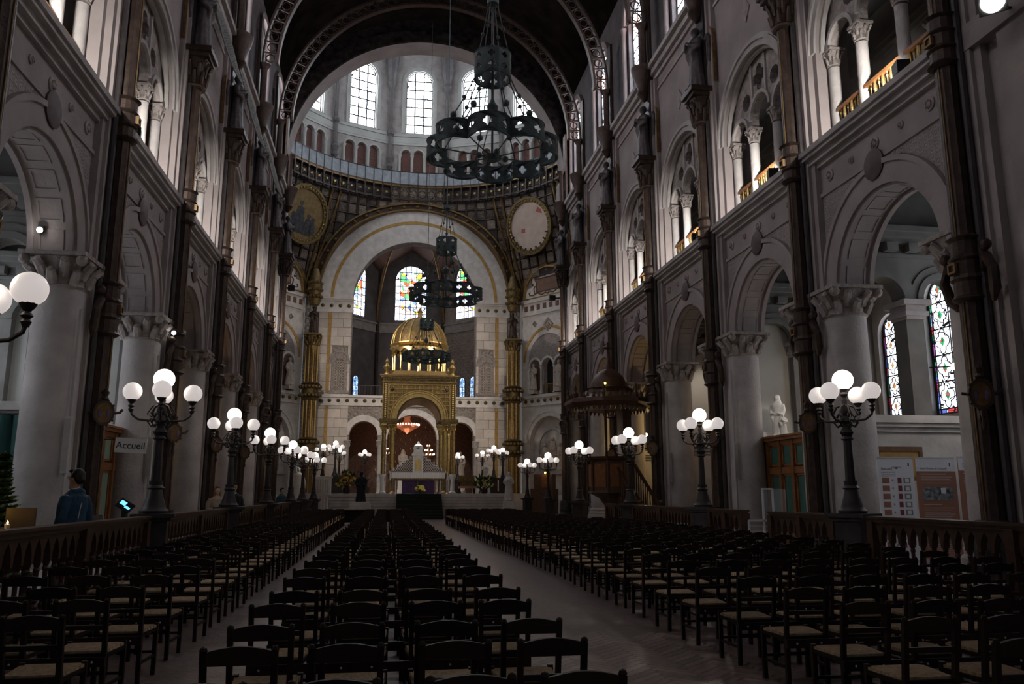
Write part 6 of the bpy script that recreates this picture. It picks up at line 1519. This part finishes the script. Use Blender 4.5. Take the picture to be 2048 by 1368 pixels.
# the strong floodlight high on the right
t = thing('stage_floodlight', 'strong white floodlight high on right wall near frame corner', 'floodlight', (10.08, 11.05, 9.93), 0)
o = MB().bx(-.22, .22, -.1, .15, -.2, .2).build('housing', 'black', t); MB().lathe([(.19, 0), (.19, .02)], 16).build('lens', 'led_white', o).rotation_euler = (pi / 2, 0, 0); o.children[0].location = (0, -.1, 0); MB().bx(-.02, .45, .1, .14, -.02, .02).build('arm', 'black', t); o.rotation_euler = (.45, 0, -.75)
# ---------------------------------------------------------------- people
def person(label, loc, rz, h, coat, legs, hair, long_hair=False, glasses=False, collar=None, coat_len=.5, arm='side', vox=.016):
    """adult standing on a surface, facing -y"""
    t = thing('person', label, 'person', loc, rz); s = h / 1.75; P = lambda x, y, z: (x * s, y * s, z * s)
    b = MB(); b.sph(P(0, -.005, 1.635), .098 * s, 18, 14, .80, 1.0, 1.18); b.sph(P(0, -.03, 1.575), .062 * s, 12, 8, .9, 1.0, .9)
    b.tube([P(0, .015, 1.42), P(0, .0, 1.58)], [.062 * s, .052 * s], 12)
    b.tube([P(0, -.088, 1.665), P(0, -.112, 1.625), P(0, -.095, 1.612)], [.011 * s, .017 * s, .012 * s], 8); b.sph(P(0, -.093, 1.578), .019 * s, 8, 6, 1.5, .6, .5); b.sph(P(0, -.082, 1.545), .024 * s, 8, 6)
    for q in (1, -1): b.sph(P(q * .08, .01, 1.63), .03 * s, 8, 6, .35, .8, 1.1); b.sph(P(q * .033, -.083, 1.648), .014 * s, 8, 6)
    hands = []
    for q in (1, -1):
        if arm == 'side': W = (q * .25, -.06, .84); dr_ = Vector((0, -.1, -1))
        elif arm == 'fold': W = (q * .1, -.2, 1.02); dr_ = Vector((-q * .8, -.35, .15))
        dr_.normalize(); W = Vector(W); n_s = Vector((q, 0, 0)) if arm == 'side' else Vector((0, 0, 1)); sd = dr_.cross(n_s).normalized()
        b.tube([P(*(W - dr_ * .06)), P(*W), P(*(W + dr_ * .05)), P(*(W + dr_ * .09))], [.026 * s, .028 * s, .04 * s, .036 * s], 8)
        for f in range(4):
            o_ = sd * (f - 1.5) * .019; l = (.062, .075, .07, .052)[f]; a0 = W + dr_ * .085 + o_
            b.tube([P(*a0), P(*(a0 + dr_ * l * .55)), P(*(a0 + dr_ * l - n_s * q * (.018 if arm == 'side' else .0) + Vector((0, -.004, 0))))], [.0095 * s, .009 * s, .0065 * s], 6)
        b.tube([P(*(W + dr_ * .03 - sd * .03)), P(*(W + dr_ * .07 - sd * .05)), P(*(W + dr_ * .1 - sd * .05))], [.012 * s, .010 * s, .008 * s], 6)
    # inner trunk keeps the body one piece under the clothes
    b.lathe([(.10 * s, .85 * s), (.12 * s, 1.1 * s), (.13 * s, 1.3 * s), (.07 * s, 1.44 * s)], 14, (0, 0, 0), 1, .65)
    for q in (1, -1):
        sh = Vector((q * .17, .01, 1.38)); el = Vector((q * .235, .02, 1.1)); w = Vector((q * .25, -.06, .84)) if arm == 'side' else Vector((q * .1, -.2, 1.02)); b.tube([P(0, 0, 1.36), P(*sh), P(*el), P(*w)], [.05 * s, .045 * s, .038 * s, .028 * s], 8)
        b.tube([P(q * .07, 0, .9), P(q * .09, -.01, .5), P(q * .095, .01, .07)], [.07 * s, .05 * s, .035 * s], 8); b.tube([P(q * .095, .03, .05), P(q * .1, -.12, .04)], [.04 * s, .035 * s], 8)
    remesh(b, 'body', 'skin', t, vox * s * .62, 1)
    c = MB()
    lo = .9 - coat_len * .5
    c.lathe([(.215 * s, lo * s), (.205 * s, .95 * s), (.19 * s, 1.1 * s), (.215 * s, 1.28 * s), (.20 * s, 1.38 * s), (.11 * s, 1.46 * s), (.078 * s, 1.49 * s)], 20, (0, 0, 0), 1, .68)
    for q in (1, -1):
        if arm == 'side': a = [(q * .16, .005, 1.37), (q * .225, .02, 1.24), (q * .255, .025, 1.08), (q * .255, -.045, .87)]
        else: a = [(q * .16, .005, 1.37), (q * .235, .02, 1.24), (q * .255, .0, 1.08), (q * .13, -.18, 1.02)]
        c.tube([P(*p) for p in a], [.085 * s, .082 * s, .068 * s, .055 * s], 12)
    c.tube([P(-.1, .05, 1.44), P(0, .085, 1.47), P(.1, .05, 1.44)], .04 * s, 8)
    remesh(c, 'coat', coat, t, vox * s, 2)
    g = MB()
    for q in (1, -1): g.tube([P(q * .085, 0, .95), P(q * .095, -.01, .5), P(q * .1, .015, .1)], [.105 * s, .075 * s, .06 * s], 12)
    g.sph(P(0, 0, .93), .15 * s, 12, 8, 1.1, .75, .8); remesh(g, 'trousers', legs, t, vox * s, 1)
    for q in (1, -1): m = MB(); m.tube([P(q * .1, .06, .045), P(q * .1, -.03, .05), P(q * .105, -.15, .035)], [.045 * s, .05 * s, .035 * s], 10).bx(q * .1 * s - .045 * s, q * .1 * s + .045 * s, -.17 * s, .09 * s, 0, .03 * s); m.build('shoe', 'black', t, smooth=True)
    hh = MB(); hh.sph(P(0, .022, 1.672), .103 * s, 16, 12, .90, .98, 1.08); hh.tube([P(-.06, -.055, 1.735), P(0, -.07, 1.75), P(.06, -.055, 1.735)], .03 * s, 8); hh.sph(P(0, .06, 1.62), .075 * s, 12, 8)
    if long_hair: hh.tube([P(0, .06, 1.66), P(0, .085, 1.5), P(0, .08, 1.3)], [.085 * s, .09 * s, .05 * s], 10); [hh.tube([P(q * .07, .0, 1.66), P(q * .085, .0, 1.52), P(q * .09, -.03, 1.33)], [.035 * s, .035 * s, .02 * s], 8) for q in (1, -1)]
    remesh(hh, 'hair', hair, t, .012 * s, 1)
    if glasses:
        m = MB()
        for q in (1, -1): m.tube([P(q * .034 + .024 * cos(a), -.106, 1.65 + .018 * sin(a)) for a in [2 * pi * i / 10 for i in range(10)]], .003 * s, 4, True); m.tube([P(q * .058, -.1, 1.655), P(q * .082, .01, 1.655)], .003 * s, 4)
        m.build('glasses', 'black', t)
    if collar: m = MB().tube([P(-.07, .02, 1.475), P(-.05, -.05, 1.465), P(0, -.075, 1.44), P(.05, -.05, 1.465), P(.07, .02, 1.475), P(0, .06, 1.5)], .018 * s, 6, True); m.build('collar', collar, t)
    return t
mn = person('person in dark blue coat and glasses walking behind the left balustrade', (-4.52, 12.8, .15), -1.95, 1.79, 'coat_blue', 'coat_black', 'hair_black', glasses=True, collar='cloth_white', coat_len=.75)
MB().tube([(.03, .152, 1.32), (.06, .158, 1.2), (.07, .155, 1.1)], .006, 5).build('coat_piping', 'cloth_white', mn)
person('person with long fair hair in beige coat behind left balustrade', (-4.75, 24.1, .15), .5, 1.63, 'coat_beige', 'coat_black', 'hair_fair', True, arm='fold', vox=.02)
person('person in black jacket and white shirt standing by the second left candelabra', (-4.55, 25.6, .15), .5, 1.74, 'coat_black', 'coat_black', 'hair_black', collar='cloth_white', vox=.02)
person('person in teal jacket far along the left balustrade', (-4.75, 38.6, .15), .8, 1.66, 'coat_teal', 'coat_black', 'hair_black', vox=.024)
person('person in pale coat cut off by the left edge of the photo', (-5.65, 10.6, .15), .9, 1.55, 'coat_beige', 'coat_black', 'hair_fair', vox=.02)
t = thing('tote_bag', 'pink and blue patterned bag hanging behind left balustrade', 'bag', (-4.42, 12.2, .15)); MB().bx(-.04, .06, -.06, .06, 0, .42).build('body', 'screen_net', t); [MB().bx(-.045, .065, -.065, .065, .05 + j * .13, .1 + j * .13).build('stripe', 'banner_red', t) for j in range(3)]; MB().tube([(0, 0, .42), (-.02, .05, .6), (.03, .0, .42)], .01, 5).build('strap', 'coat_blue', t)
# aisle lamps: right ones inferred from warm light, nearest left ones added as fill
for s, k, e, c in ((1, 0, 16, (1, .8, .6)), (1, 1, 22, (1, .82, .62)), (1, 2, 22, (1, .7, .5)), (-1, 0, 16, (.95, .95, 1)), (-1, 1, 18, (.9, .95, 1)), (-1, 2, 22, (1, .75, .5)), (1, 3, 90, (1, .66, .28)), (1, 4, 60, (1, .66, .28)), (-1, 3, 55, (1, .62, .3)), (-1, 4, 40, (1, .6, .3))):
    t = thing('unseen_aisle_lamp', 'unseen lamp on a bracket in the %s %s arch' % (nth(k + 1), SIDE[s]), 'lamp', (sx(s, 2.6), YB(k) + 1.5, 4.6)); MB().sph((0, 0, 0), .09, 12, 8).build('globe', 'bulb_warm', t); MB().bar((0, 0, 0), (0, .9, .1), .03).build('arm', 'iron', t)
    light('unseen_aisle_glow', 'POINT', (sx(s, 2.6), YB(k) + 1.3, 4.6), e, c, .12)
# ---------------------------------------------------------------- choir floodlights, and beams added for canopy and altar
light('added_canopy_beam', 'SPOT', (CX - 5.5, 49.6, 20.5), 260, (1, .84, .6), .3, (CX, 57, 9.5), 34, .7)  # warm beam added to light the canopy gold, without a fixture

for s in (1, -1):
    t = thing('choir_floodlight', 'black floodlight on the %s crossing pier aimed at the choir' % SIDE[s], 'floodlight', (CX + s * 8.2, 49.4, 14.0)); MB().bx(-.2, .2, -.15, .2, -.15, .15).build('housing', 'black', t); MB().bx(-.03, s * .6, -.03, .03, -.03, .03).build('arm', 'black', t); MB().bx(-.17, .17, .2, .22, -.12, .12).build('lens', 'led_white', t)
    light('choir_floodlight_beam', 'SPOT', (CX + s * 8.2, 49.75, 14.0), 3600, (1, .86, .74), .2, (CX - s * 3.5, 70, 8.5), 75, .8)
    light('altar_fill_beam', 'SPOT', (CX + s * 8.15, 49.8, 13.9), 700, (1, .93, .86), .15, (CX, 54.3, 3.0), 22, .8)  # extra beam added to brighten the altar front
